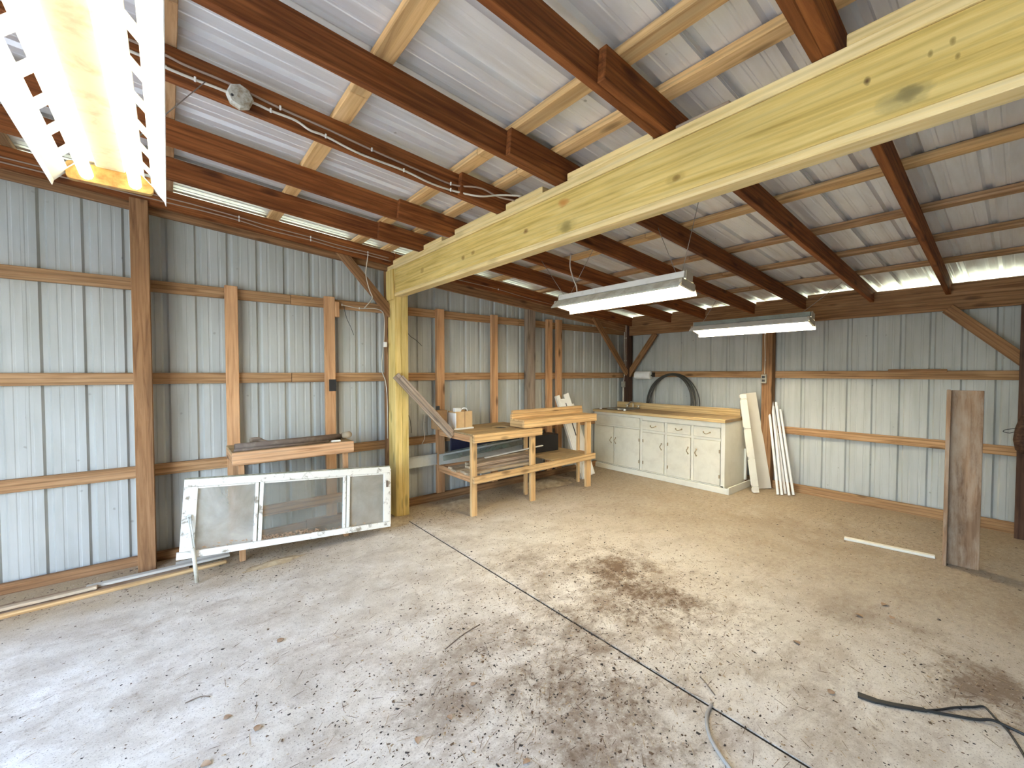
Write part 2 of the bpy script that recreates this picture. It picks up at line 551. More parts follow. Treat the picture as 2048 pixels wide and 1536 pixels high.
# concrete
def concrete():
    m, t, p, out = nt('concrete_floor')
    v = coords(t, (1, 1, 1), False)
    tc = t.nodes.new('ShaderNodeTexCoord')
    sep = t.nodes.new('ShaderNodeSeparateXYZ')
    t.links.new(tc.outputs['Object'], sep.inputs[0])
    X, Y = sep.outputs[0], sep.outputs[1]
    n_big = noise(t, v, .9, 4, .6, .3)
    n_mid = noise(t, v, 3.4, 10, .72, .3)
    n_fine = noise(t, v, 26, 8, .75)
    n_grit = noise(t, v, 130, 4, .7)
    col = ramp(t, n_mid, [(.28, (.50, .44, .355)), (.5, (.68, .625, .535)), (.72, (.83, .79, .72))])
    col = mix(t, .5, col, ramp(t, n_big, [(.3, .80), (.7, 1.10)]), 'MULTIPLY')
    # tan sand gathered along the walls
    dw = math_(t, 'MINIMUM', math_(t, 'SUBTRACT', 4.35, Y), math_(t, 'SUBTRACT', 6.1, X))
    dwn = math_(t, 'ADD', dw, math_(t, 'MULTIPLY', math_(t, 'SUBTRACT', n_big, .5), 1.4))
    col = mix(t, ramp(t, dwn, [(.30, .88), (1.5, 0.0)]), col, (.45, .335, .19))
    # brown mottled tone, stronger over the far half of the slab
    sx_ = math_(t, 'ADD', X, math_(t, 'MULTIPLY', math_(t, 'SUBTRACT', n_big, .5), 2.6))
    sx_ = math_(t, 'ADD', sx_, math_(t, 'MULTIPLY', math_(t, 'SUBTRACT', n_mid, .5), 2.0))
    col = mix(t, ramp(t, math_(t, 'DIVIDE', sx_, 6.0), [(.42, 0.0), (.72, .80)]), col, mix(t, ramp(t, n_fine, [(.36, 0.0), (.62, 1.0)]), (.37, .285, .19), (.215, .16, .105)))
    # brown dirt: heavier in the trodden middle of the slab, thin elsewhere
    ex = math_(t, 'SUBTRACT', X, 1.9); ey = math_(t, 'SUBTRACT', Y, 1.35)
    er = math_(t, 'SQRT', math_(t, 'ADD', math_(t, 'MULTIPLY', ex, ex), math_(t, 'MULTIPLY', math_(t, 'MULTIPLY', ey, ey), 1.4)))
    er = math_(t, 'ADD', er, math_(t, 'MULTIPLY', math_(t, 'SUBTRACT', noise(t, v, 1.1, 4, .6), .5), 2.2))
    zone = ramp(t, math_(t, 'DIVIDE', er, 3.0), [(.12, .85), (.62, .32), (1.0, .30)])
    mot = noise(t, coords(t, (1.0, 1.5, 1), False), 2.6, 14, .78, .25)
    sm = math_(t, 'MULTIPLY', ramp(t, mot, [(.47, 0.0), (.60, .85)]), zone)
    col = mix(t, sm, col, (.28, .21, .15))
    st = noise(t, coords(t, (1.0, 3.4, 1), False), 1.4, 10, .74, .6)
    col = mix(t, math_(t, 'MULTIPLY', ramp(t, st, [(.54, 0.0), (.66, .6)]), ramp(t, n_fine, [(.35, .3), (.6, 1.0)])), col, (.32, .235, .165))
    # stains
    for (sx, sy, r, a) in ((2.705, 2.021, .30, .95), (2.515, 1.55, .34, 1.0), (2.35, 1.75, .3, .6), (2.99, .08, .28, .8), (1.404, 1.176, .30, .6), (1.65, 1.56, .38, .65),
                           (1.0, 1.65, .35, .45), (3.3, .55, .3, .4), (2.2, 2.3, .35, .45), (1.25, .9, .3, .5), (4.6, 1.3, .5, .35)):
        dx = math_(t, 'SUBTRACT', X, sx); dy = math_(t, 'SUBTRACT', Y, sy)
        dd = math_(t, 'SQRT', math_(t, 'ADD', math_(t, 'MULTIPLY', dx, dx), math_(t, 'MULTIPLY', dy, dy)))
        dd = math_(t, 'ADD', math_(t, 'DIVIDE', dd, r), math_(t, 'MULTIPLY', math_(t, 'SUBTRACT', n_mid, .5), 4.2))
        dd = math_(t, 'ADD', dd, math_(t, 'MULTIPLY', math_(t, 'SUBTRACT', n_fine, .5), 3.2))
        col = mix(t, ramp(t, dd, [(.0, a), (1.1, 0.0)]), col, (.165, .108, .068))
    # specks and grit
    sp = math_(t, 'MULTIPLY', ramp(t, n_fine, [(.57, 0.0), (.66, .75)]), ramp(t, n_mid, [(.35, 1.0), (.65, .4)]))
    col = mix(t, sp, col, (.22, .165, .125))
    gr = ramp(t, n_grit, [(.57, 0.0), (.66, .8)])
    col = mix(t, gr, col, (.15, .115, .09))
    wh = ramp(t, noise(t, v, 60, 5, .75), [(.60, 0.0), (.70, .6)])
    col = mix(t, wh, col, (.86, .84, .81))
    t.links.new(col, p.inputs['Base Color'])
    p.inputs['Roughness'].default_value = .85
    p.inputs['Specular IOR Level'].default_value = .25
    h = math_(t, 'ADD', math_(t, 'MULTIPLY', n_fine, .6), math_(t, 'MULTIPLY', n_mid, .8))
    bump(t, p, h, .45, .006)
    return m


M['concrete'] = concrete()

# ------------------------------------------------------------------ dimensions
YM = 4.41      # inner face of the metal on the left wall
XM = 6.14      # inner face of the metal on the back wall
X0 = -2.3      # front of the shed, where an added wall with a doorway stands
Y0 = -2.6      # right side of the shed, where an added wall stands
SL = -0.08


def rb(x):     # underside of the rafters
    return 2.605 + SL * (x - 1.84)


# ------------------------------------------------------------------ floor
fl = struct('floor', 'dirty stained concrete slab floor with a long saw joint', 'floor')
def slab(x0, x1):
    bm = bmesh.new()
    bmesh.ops.create_cube(bm, size=1.0)
    bmesh.ops.scale(bm, vec=(x1 - x0, 4.55 - Y0, .12), verts=bm.verts)
    bmesh.ops.translate(bm, vec=((x0 + x1) / 2, (4.55 + Y0) / 2, -.06), verts=bm.verts)
    return finish(bm, 'slab')
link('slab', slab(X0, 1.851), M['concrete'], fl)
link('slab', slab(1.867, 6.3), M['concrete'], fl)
block('joint', 1.851, 1.867, Y0, 4.5, -.06, -.005, M['joint'], fl, 'y', 0)

gm = bmesh.new()
bmesh.ops.create_grid(gm, x_segments=8, y_segments=8, size=60)
g = link('ground', finish(gm, 'ground'), M['grass'], None, Matrix.Translation((2, 1, -.13)))
tag(g, 'grassy ground outside around the shed', 'ground', None, 'structure')

dv = block('bounce_apron', -14.0, X0 - .05, -6.0, 6.0, -.125, -.02, M['gravel'], None, 'x', 0)  # added out of view to bounce daylight in through the doorway
tag(dv, 'added unseen grey gravel apron bouncing daylight through the open doorway', 'bounce_apron', None, 'structure')

# ------------------------------------------------------------------ ribbed sheets
def rib_profile(u0, u1, pitch, first, d):
    pts = [(u0, 0.0)]
    k = math.floor((u0 - first) / pitch) - 1
    while first + k * pitch < u1 + pitch:
        c = first + k * pitch
        for du, dd in ((-.026, 0), (-.013, d), (.013, d), (.026, 0), (pitch / 3 - .011, 0), (pitch / 3 - .006, .0022), (pitch / 3 + .006, .0022), (pitch / 3 + .011, 0),
                       (2 * pitch / 3 - .011, 0), (2 * pitch / 3 - .006, .0022), (2 * pitch / 3 + .006, .0022), (2 * pitch / 3 + .011, 0)):
            if u0 + 1e-4 < c + du < u1 - 1e-4: pts.append((c + du, dd))
        k += 1
    pts.append((u1, 0.0))
    pts.sort()
    return pts


def sheet(name, rows, mat, parent):
    """rows: list of vertex rows"""
    o0 = Vector(rows[0][0])
    bm = bmesh.new()
    R = [[bm.verts.new(Vector(v) - o0) for v in r] for r in rows]
    for a, b in zip(R, R[1:]):
        for i in range(len(a) - 1): bm.faces.new((a[i], a[i + 1], b[i + 1], b[i]))
    o = link(name, finish(bm, name), mat, parent, Matrix.Translation(o0))
    s = o.modifiers.new('thickness', 'SOLIDIFY'); s.thickness = .0012; s.offset = 0
    return o


# ------------------------------------------------------------------ left wall
wl = struct('wall_left', 'grey ribbed metal wall with timber girts and posts behind the workbench', 'wall', (2, YM, 0))
P = .2205
u = .209 - .11 - 4 * P * 3
while u < XM - .02:
    u1 = min(u + 4 * P, XM)
    pr = rib_profile(u, u1 + (.01 if u1 < XM else 0), P, .209, .019)
    off = .0 if int(round(u * 10)) % 2 else .0012
    rows = [[(a, YM + off + d, z) for a, d in pr] for z in (-.02,)] + [[(a, YM + off + d, rb(a) + .10) for a, d in pr]]
    sheet('metal_sheet', rows, M['wall_metal'], wl)
    u = u1
GY0, GY1 = 4.37, 4.408
for z in (.722, 1.453, 2.183):
    for xa, xb in ((-2.3, .9), (.9, 3.7), (3.7, 6.1)):
        block('girt', xa + .002, xb - .002, GY0, GY1, z - .045, z + .045, M['girt'], wl)
block('sill', -2.3, 1.0, 4.33, 4.37, -.02, .07, M['post'], wl)
block('sill', 1.003, 6.05, 4.33, 4.37, -.02, .085, M['post'], wl)
block('post', -.20, -.095, 4.17, 4.368, 0, rb(-.15) + .02, M['post'], wl, 'z')
block('post', -2.25, -2.14, 4.17, 4.368, 0, rb(-2.2) + .02, M['post'], wl, 'z')
block('post', 1.80, 1.93, 4.275, 4.368, 0, rb(1.87), M['post'], wl, 'z')
block('post', 3.79, 3.94, 4.30, 4.368, 0, 2.43, M['grey_wood'], wl, 'z')
# sloping plate behind the end rafter
timber('top_plate', (-2.3, 4.30, rb(-2.3) + .03), (1.84, 4.30, rb(1.84) + .03), .038, .14, M['post'], wl)
timber('top_plate', (1.843, 4.30, rb(1.843) - .02), (6.05, 4.30, rb(6.05) - .02), .038, .14, M['post'], wl)
# knee braces
timber('brace', (1.30, 4.235, 2.69), (1.86, 4.235, 2.08), .038, .09, M['post'], wl)
timber('brace', (5.12, 4.25, 2.36), (5.98, 4.25, 1.48), .038, .09, M['post'], wl)
# uprights nailed over the girts
SF = 4.33
def stud(x0, x1, z0, z1, mat=M['stud'], y0=SF, y1=4.369):
    return block('stud', x0, x1, y0, y1, z0, z1, mat, wl, 'z')
s1 = stud(.384, .478, .0, 2.245)
s2 = stud(1.189, 1.285, .0, 2.245)
block('stud_block', 1.2855, 1.33, SF, 4.369, 2.05, 2.20, M['stud'], wl, 'z')
stud(2.415, 2.52, .085, 2.24)
stud(3.21, 3.31, .085, 2.24)
stud(4.19, 4.30, .085, 2.26)
stud(4.39, 4.50, .085, 2.27)
block('rail', .48, 1.36, 4.29, 4.328, .21, .30, M['stud'], wl)
tp = block('tape_patch', 1.222, 1.2895, 4.327, 4.3297, 1.315, 1.432, M['black'], s2, 'z', 0)
tag(tp, 'black tape patch')

# ------------------------------------------------------------------ back wall
wb = struct('wall_back', 'grey ribbed metal wall behind the white cabinet and leaning boards', 'wall', (XM, 1, 0))
P2 = .2285
v = 4.41
first = .1595 * 6.14 / 6.2 * 1.0
first = .159
while v > Y0 + .02:
    v0 = max(v - 4 * P2, Y0)
    pr = rib_profile(v0, v, P2, first, .019)
    off = .0 if int(round(v * 10)) % 2 else .0012
    rows = [[(XM + off + d, a, z) for a, d in pr] for z in (-.02, 2.36)]
    sheet('metal_sheet', rows, M['wall_metal'], wb)
    v = v0
for z in (.762, 1.474):
    for ya, yb in ((-2.55, -.6), (-.6, 2.1), (2.1, 4.36)):
        block('girt', 6.10, 6.138, ya + .002, yb - .002, z - .045, z + .045, M['girt'], wb, 'y')
block('girt', 6.085, 6.099, .50, .95, 1.50, 1.535, M['post'], wb, 'y')
block('sill', 6.06, 6.10, -2.55, 4.32, -.02, .10, M['girt'], wb, 'y')
block('header_beam', 6.0, 6.04, -2.55, 4.28, 2.115, 2.375, M['post'], wb, 'y')
block('header_beam', 6.045, 6.085, -2.55, 4.28, 2.13, 2.385, M['post'], wb, 'y')
pc = block('post', 5.98, 6.10, 4.225, 4.325, 0, 2.36, M['dark_post'], wb, 'z')
block('post', 5.985, 6.098, 2.055, 2.175, 0, 2.114, M['post'], wb, 'z')
block('post', 5.90, 6.06, -.115, .035, 0, 2.114, M['dark_post'], wb, 'z')
block('post', 5.985, 6.098, -2.45, -2.33, 0, 2.114, M['post'], wb, 'z')
timber('brace', (6.03, 3.75, 2.12), (6.03, 4.26, 1.45), .038, .09, M['post'], wb, up=(0, 1, 1))
timber('brace', (5.97, .50, 2.13), (5.97, -.06, 1.53), .038, .10, M['post'], wb, up=(0, -1, 1))

# ------------------------------------------------------------------ unseen front wall with doorway and right hand wall, added to shape the light
wf = struct('wall_front_added', 'added unseen front wall of grey ribbed metal, its wide doorway shaping the daylight', 'wall', (X0, 1, 0))  # added behind the camera so daylight comes in by its doorway
DY0, DY1, DZ = -.6, 2.75, 2.4
for va, vb, z0, z1 in ((DY1, 4.41, -.02, 2.93), (Y0, DY0, -.02, 2.93), (DY0, DY1, DZ, 2.93)):
    v = va
    while v < vb - .02:
        v1 = min(v + 4 * P2, vb)
        pr = rib_profile(v, v1, P2, first, .019)
        sheet('metal_sheet', [[(X0 - .04 - d, a, z) for a, d in pr] for z in (z0, z1)], M['wall_metal'], wf)
        v = v1
for y in (DY0 - .06, DY1 + .06, Y0 + .1):
    block('post', X0 + .0, X0 + .10, y - .05, y + .05, 0, 2.90, M['post'], wf, 'z')
block('door_header', X0 - .0385, X0 - .001, DY0 - .1, DY1 + .1, DZ, DZ + .24, M['post'], wf, 'y')
wr = struct('wall_right_added', 'added unseen side wall of grey ribbed metal, keeping sky light out', 'wall', (2, Y0, 0))  # added out of view to shut off sky light from the right
u = X0
while u < XM - .02:
    u1 = min(u + 4 * P, XM)
    pr = rib_profile(u, u1, P, .209, .019)
    sheet('metal_sheet', [[(a, Y0 - .04 - d, -.02) for a, d in pr], [(a, Y0 - .04 - d, rb(a) + .10) for a, d in pr]], M['wall_metal'], wr)
    u = u1
for z in (.722, 1.453, 2.183):
    block('girt', X0, XM - .01, Y0 - .038, Y0, z - .045, z + .045, M['girt'], wr)

# ------------------------------------------------------------------ ceiling / roof
ce = struct('ceiling', 'underside of ribbed metal roof on timber rafters and purlins', 'ceiling', (2, 1, 2.8))
RY = [4.205, 3.54, 3.01, 2.35, 1.78, 1.12, .49, -.13, -.74, -1.35, -1.96, -2.56]   # centre lines front half
for i, y in enumerate(RY):
    xe = 1.95 if i else 1.84
    timber('rafter', (X0, y, rb(X0) + .07), (xe, y, rb(xe) + .07), .038, .14, M['rafter'], ce)
QY = [4.205, 3.50, 2.97, 2.31, 1.735, 1.10, .52, -.17, -.78, -1.39, -2.0, -2.56]
for i, (a, y) in enumerate(zip(RY, QY)):
    xs = 1.46 - .06 * (i % 3) if i else 1.845
    ys = a - .039 if i else y
    timber('rafter', (xs, ys, rb(xs) + .07), (6.45, y - .015, rb(6.45) + .07), .038, .14, M['rafter'], ce)
zp = lambda x: rb(x) + .14 + .019
ys0, ys1 = Y0 - .15, 4.62
for x in (-2.25, -1.52, -.80, .009, .735, 1.468, 1.77, 2.46, 3.19, 3.93, 4.62, 5.32, 6.5):
    old = x < .1 or x > 3.5
    timber('purlin', (x, ys0, zp(x)), (x, 2.06, zp(x)), .09, .038, M['purlin_old' if old else 'purlin'], ce)
    timber('purlin', (x, 2.063, zp(x)), (x, ys1, zp(x)), .09, .038, M['purlin_old' if old else 'purlin'], ce)
# blocking between the rafters over the header
for a, b in zip(QY[:-8], QY[1:-7]):
    block('blocking', 6.005, 6.04, b + .01, a - .045, 2.376, 2.425, M['post'], ce, 'y')
block('blocking', 6.005, 6.04, QY[5] + .01, QY[4] - .045, 2.376, 2.432, M['post'], ce, 'y')
# roof sheets, run down the slope
zs = lambda x: rb(x) + .14 + .039
PR = .2286
w = Y0 - .2
i = 0
while w < 4.66:
    w1 = w + 4 * PR
    pr = rib_profile(w, w1 + .012, PR, Y0 + .02, .021)
    pr[0] = (pr[0][0], -.010)
    off = .0015 * (i % 2)
    for xa, xb, lift in ((X0 - .2, 1.60, .004), (1.45, 6.72, 0.0)):
        rows = [[(x, a, zs(x) + off + lift + d) for a, d in pr] for x in (xa, xb)]
        sheet('roof_sheet', rows, M['roof_metal'], ce)
    w = w1; i += 1

# ------------------------------------------------------------------ yellow beam and post
bt = thing('support_beam', 'yellow pressure-treated timber beam under the rafters, built up from boards', 'beam', (1.84, 4.09, 2.27))
timber('bottom_plate', (1.8425, 4.088, 2.2925), (1.8425, -2.4, 2.2925), .089, .035, M['treated_edge'], bt)
timber('beam_board', (1.824, 4.088, 2.4325), (1.824, -2.4 + .002, 2.4325), .036, .243, M['beam_face'], bt)
timber('beam_board', (1.863, 4.088, 2.4325), (1.863, -2.4, 2.4325), .036, .243, M['treated'], bt)
timber('top_plate', (1.8425, 4.262, 2.580), (1.8425, -2.4, 2.580), .089, .05, M['treated_edge'], bt)
block('scab_board', 1.781, 1.799, 4.094, 4.262, 2.245, 2.554, M['treated'], bt, 'z')
prev = None
for i, (a, b) in enumerate(zip(RY[:7], RY[1:8])):
    y1, y0 = a - .062, b + .025
    ln = (y1 - y0)
    if i == 5:
        block('spacer_block', 1.85, 1.89, y0 + .30, y1, 2.606, 2.65, M['grey_wood'], bt, 'y'); continue
    block('spacer_block', 1.80, 1.875, y0 + .10 * (i % 2), y1 - .02, 2.606, 2.646, M['treated_edge'], bt, 'y')
ps = thing('support_post', 'yellow pressure-treated timber post holding up the beam', 'post', (1.87, 4.15, 0))
block('post_board', 1.802, 1.875, 4.092, 4.262, 0, 2.554, M['treated'], ps, 'z')
block('post_board', 1.877, 1.948, 4.092, 4.262, 0, 2.554, M['treated'], ps, 'z')

# ------------------------------------------------------------------ shop lights
def shop_light(cx, y0, y1, zr, hw, label, house_mat, wing_mat, chains, slots=False, rust=True, lamp='tube_lit', tilt=0):
    t_ = thing('shop_light', label, 'light', (cx, (y0 + y1) / 2, zr), 'hanging twin-tube shop lights')
    L = y1 - y0
    # reflector with slotted wings
    half = [(-hw, .0), (-hw * .97, .014), (-hw * .73, .050), (-hw * .60, .068), (-hw * .52, .080), (-hw * .30, .086)]
    prof = half + [(-x_, z_) for x_, z_ in reversed(half)]
    ns = 10
    ycuts = [0.0]
    for k in range(ns):
        c = (k + .5) / ns
        ycuts += [c - .031, c + .031]
    ycuts.append(1.0)
    bm = bmesh.new()
    G = [[bm.verts.new((x, -L / 2 + L * f, z)) for x, z in prof] for f in ycuts]
    for a in range(len(ycuts) - 1):
        for b in range(len(prof) - 1):
            if slots and a % 2 == 1 and b in (2, 8): continue
            bm.faces.new((G[a][b], G[a + 1][b], G[a + 1][b + 1], G[a][b + 1]))
    rf = link('reflector', finish(bm, 'reflector'), wing_mat, t_, Matrix.Translation((cx, (y0 + y1) / 2, zr)))
    s = rf.modifiers.new('thickness', 'SOLIDIFY'); s.thickness = .0015; s.offset = 1
    block('ballast_cover', cx - hw * .26, cx + hw * .26, y0 + .03, y1 - .03, zr + .066, zr + .0845, M['ballast'], t_, 'y')
    block('housing', cx - hw * .43, cx + hw * .43, y0 + .01, y1 - .01, zr + .0885, zr + .135, house_mat, t_, 'y')
    for s_ in (-1, 1):
        tube('tube', [(cx + s_ * hw * .42, y0 + .022, zr + .042), (cx + s_ * hw * .42, y1 - .022, zr + .042)], .015, M[lamp], t_, 12, False)
    for yy, sg in ((y0, -1), (y1, 1)):
        poly = []
        wx, wz, r = hw * .76, .026, .012
        for qx, qz, a0 in ((1, 1, 0), (-1, 1, 90), (-1, -1, 180), (1, -1, 270)):
            for k in range(4):
                an = math.radians(a0 + k * 30)
                poly.append((qx * (wx - r) + r * math.cos(an), qz * (wz - r) + r * math.sin(an)))
        Mx = Matrix.Translation((cx, yy - (.0 if sg < 0 else .02), zr + .048)) @ Matrix.Rotation(math.radians(-90), 4, 'X')
        prism('lamp_holder', poly, .02, M['rust'] if rust else M['holder'], t_, Mx, .001)
        block('end_cap', cx - hw * .36, cx + hw * .36, yy - .004, yy + .004, zr + .075, zr + .14, M['holder'], t_, 'x', .001)
    if tilt:
        R = Matrix.Translation((cx, 0, zr + .05)) @ Matrix.Rotation(math.radians(tilt), 4, 'Y') @ Matrix.Translation((-cx, 0, -zr - .05))
        for ch in [o_ for o_ in COL.objects if o_.parent == t_]:
            ch.matrix_basis = R @ ch.matrix_basis; W[ch.name] = ch.matrix_basis.copy()
    for pts in chains:
        tube('chain', pts, .0022, M['chain'], t_, 6, False)
    return t_


shop_light(-.12, .46, 1.75, 2.03, .125, 'shop light nearest the tall bare left wall post, with rusty tube holders', M['white_metal'], M['white_metal'],
           [[(-.06, 1.62, 2.165), (.147, 2.30, 2.77)], [(-.12, .6, 2.165), (-.12, .51, 2.80)]], slots=True, lamp='tube_old')
shop_light(2.80, 1.49, 2.71, 2.06, .125, 'dusty white shop light hanging right behind the yellow beam', M['white_metal'], M['dusty_white'],
           [[(2.79, 2.66, 2.195), (2.76, 2.93, 2.56)], [(2.80, 2.60, 2.195), (2.83, 2.34, 2.58)], [(2.80, 1.58, 2.195), (2.78, 1.72, 2.56)], [(2.80, 1.54, 2.195), (2.84, 1.44, 2.70)]], rust=False, tilt=8)
shop_light(5.0, 1.36, 2.58, 1.965, .125, 'shop light with grey housing hanging in front of the back wall header', M['light_housing'], M['white_metal'],
           [[(5.0, 2.48, 2.10), (5.0, 2.31, 2.36)], [(5.0, 1.46, 2.10), (5.0, 1.13, 2.36)]], rust=False, tilt=14)
tube('power_cable', [(2.83, 2.62, 2.57), (2.80, 2.60, 2.45), (2.80, 2.56, 2.33), (2.805, 2.53, 2.262), (2.80, 2.515, 2.197)], .006, M['cable'])
tag(bpy.data.objects['power_cable'], 'short white power cord dropping into the dusty hanging shop light', 'cord')

# ------------------------------------------------------------------ sink cabinet
cb = thing('sink_cabinet', 'long cream painted base cabinet with five doors and three drawers', 'cabinet', (5.6, 3.36, 0))
CX = 5.30
block('side_panel', CX + .002, 5.90, 2.328, 2.348, .0, .878, M['cab_white'], cb, 'z')
block('side_panel', CX + .002, 5.90, 4.362, 4.382, .0, .878, M['cab_white'], cb, 'z')
block('back_panel', 5.885, 5.90, 2.35, 4.36, .0, .878, M['cab_white'], cb, 'y')
block('bottom_panel', CX + .03, 5.88, 2.35, 4.36, .085, .10, M['cab_white'], cb, 'y')
# face frame
def fr(y0, y1, z0, z1): block('face_frame', CX, CX + .02, y0, y1, z0, z1, M['cab_white'], cb, 'y' if (y1 - y0) > (z1 - z0) else 'z', .0015)
fr(2.328, 2.378, .085, .878); fr(2.728, 2.763, .085, .8085); fr(3.105, 3.144, .085, .8085); fr(3.494, 3.532, .085, .838); fr(4.342, 4.382, .085, .838)
fr(2.3785, 3.4935, .809, .878); fr(3.494, 4.3815, .8385, .878); fr(2.3785, 3.4935, .642, .674); fr(3.5325, 4.3415, .668, .690); fr(2.3785, 4.3415, .072, .0848)
fr(3.978, 3.995, .085, .667)
block('kick_board', CX - .03, CX - .012, 2.28, 4.34, 0.0, .072, M['cab_white'], cb, 'y')
block('kick_ledge', CX - .0118, CX + .02, 2.33, 4.34, 0.02, .070, M['kick_grey'], cb, 'y')
block('kick_board', CX - .03, 5.90, 2.262, 2.28, 0.0, .088, M['cab_white'], cb, 'x')
block('corner_trim', 5.86, 5.90, 2.300, 2.327, .088, .50, M['cab_white'], cb, 'z')


def pull(parent, c, vert):
    a, b, d = .042, .018, .028
    if vert:
        pts = [(c[0], c[1], c[2] - a), (c[0] - d * .6, c[1] - .006, c[2] - a * .8), (c[0] - d, c[1] + .008, c[2]), (c[0] - d * .6, c[1] - .006, c[2] + a * .8), (c[0], c[1], c[2] + a)]
    else:
        pts = [(c[0], c[1] - a, c[2] + .008), (c[0] - d * .6, c[1] - a * .8, c[2] + .002), (c[0] - d, c[1], c[2] - .012), (c[0] - d * .6, c[1] + a * .8, c[2] + .002), (c[0], c[1] + a, c[2] + .008)]
    h = tube('handle', pts, .0055, M['brass'], parent, 8)
    for e in (pts[0], pts[-1]):
        lathe('handle_foot', [(.010, 0), (.010, .003), (.006, .006)], M['brass'], parent, Matrix.Translation(e) @ Matrix.Rotation(math.radians(-90), 4, 'Y'), 10)
    return h


DX0, DX1 = CX - .006, CX - .0005
doors = [(3.998, 4.338, .09, .664, 4.04, .456, None), (3.536, 3.974, .09, .664, 3.961, .457, 3.545), (3.148, 3.490, .09, .638, 3.187, .467, 3.48),
         (2.767, 3.101, .09, .638, 2.80, .471, 3.092), (2.382, 2.724, .09, .638, 2.688, .461, 2.39)]
for y0, y1, z0, z1, hy, hz, hg in doors:
    d = block('door', DX0, DX1, y0, y1, z0, z1, M['cab_front'], cb, 'z', .003)
    pull(d, (DX0 - .0003, hy, hz), True)
    if hg:
        for zz in (.20, .515):
            h = block('hinge', DX0 - .004, DX0 - .0002, hg - .009, hg + .009, zz - .022, zz + .022, M['brass'], d, 'z', .001)
for y0, y1 in ((3.148, 3.490), (2.767, 3.101), (2.382, 2.724)):
    d = block('drawer', DX0, DX1, y0, y1, .677, .806, M['cab_front'], cb, 'y', .003)
    pull(d, (DX0 - .0003, (y0 + y1) / 2, .733), False)
block('false_front', DX0, DX1, 3.536, 4.338, .693, .836, M['cab_front'], cb, 'y', .003)

ct = thing('countertop', 'worn wood-coloured countertop with upstand along the back wall', 'countertop', (5.6, 3.36, .88))
hole = [(5.42, 3.90), (5.58, 3.88), (5.74, 3.90), (5.75, 4.06), (5.74, 4.24), (5.58, 4.26), (5.42, 4.24), (5.41, 4.06)]
hole = [(5.60 + .16 * math.cos(2 * math.pi * k / 32) * (1 / max(abs(math.cos(2 * math.pi * k / 32)), abs(math.sin(2 * math.pi * k / 32)))) ** .75,
         4.07 + .19 * math.sin(2 * math.pi * k / 32) * (1 / max(abs(math.cos(2 * math.pi * k / 32)), abs(math.sin(2 * math.pi * k / 32)))) ** .75) for k in range(32)]
holed_top('top', 5.284, 5.90, 2.315, 4.386, .880, .916, hole, M['counter_top'], ct)
block('front_edge', 5.264, 5.283, 2.315, 4.386, .878, .918, M['counter'], ct, 'y')
block('backsplash', 5.901, 5.92, 2.40, 4.386, .88, 1.012, M['counter'], ct, 'y')
sk = thing('sink', 'dull metal sink bowl set into the countertop', 'sink', (5.60, 4.07, .76))
bm = bmesh.new()
rr = []
for f, z in ((1.12, .921), (1.0, .921), (.97, .90), (.88, .78), (.0, .775)):
    rr.append([bm.verts.new(((x - 5.6) * f * .98, (y - 4.07) * f * .98, z - .76)) for x, y in hole])
for a, b in zip(rr, rr[1:]):
    for k in range(32): bm.faces.new((a[k], a[(k + 1) % 32], b[(k + 1) % 32], b[k]))
link('bowl', finish(bm, 'bowl', True), M['chrome'], sk, Matrix.Translation((5.6, 4.07, .76)))
lathe('drain', [(.0, 0), (.03, 0), (.03, .006), (.02, .008)], M['brass'], sk, Matrix.Translation((5.6, 4.07, .7765)), 16)
fa = thing('faucet', 'tarnished two-handle faucet standing behind the sink', 'faucet', (5.83, 4.02, .917))
block('base_plate', 5.81, 5.85, 3.90, 4.15, .917, .932, M['chrome'], fa, 'y', .004)
tube('spout', [(5.83, 4.02, .932), (5.83, 4.02, 1.0), (5.80, 4.02, 1.03), (5.74, 4.03, 1.01), (5.70, 4.03, .985)], .011, M['chrome'], fa, 10)
for y in (3.92, 4.13):
    h = lathe('valve', [(.018, 0), (.016, .02), (.010, .03), (.010, .045)], M['chrome'], fa, Matrix.Translation((5.83, y, .9325)), 14)
    for k in range(4):
        an = k * math.pi / 2 + .4
        tube('handle_arm', [(5.83, y, .972), (5.83 + .03 * math.cos(an), y + .03 * math.sin(an), .975)], .006, M['chrome'], h, 8, False)
for (x, y) in ((5.36, 4.30), (5.38, 3.86)):
    c = lathe('plastic_cup', [(.020, 0), (.022, .006), (.018, .020), (.010, .026)], M['white_board'], None, Matrix.Translation((x, y, .917)), 16)
    tag(c, 'small white round cup standing on the counter beside the sink', 'cup', 'white cups on the counter')

# paper towel roll
pt = thing('paper_towel_holder', 'paper towel roll on a dark holder under the back wall girt', 'paper towel', (6.05, 3.96, 1.45))
Mr = Matrix.Translation((6.035, 3.83, 1.455)) @ Matrix.Rotation(math.radians(-90), 4, 'X')
r_ = lathe('paper_roll', [(.02, 0), (.062, 0), (.064, .004), (.064, .276), (.062, .28), (.02, .28)], M['paper'], pt, Mr, 28)
for y in (3.80, 4.13):
    block('bracket', 6.02, 6.098, y - .006, y + .006, 1.43, 1.50, M['black'], pt, 'z')
tube('rod', [(6.035, 3.78, 1.455), (6.035, 4.14, 1.455)], .009, M['black'], pt, 10, False)

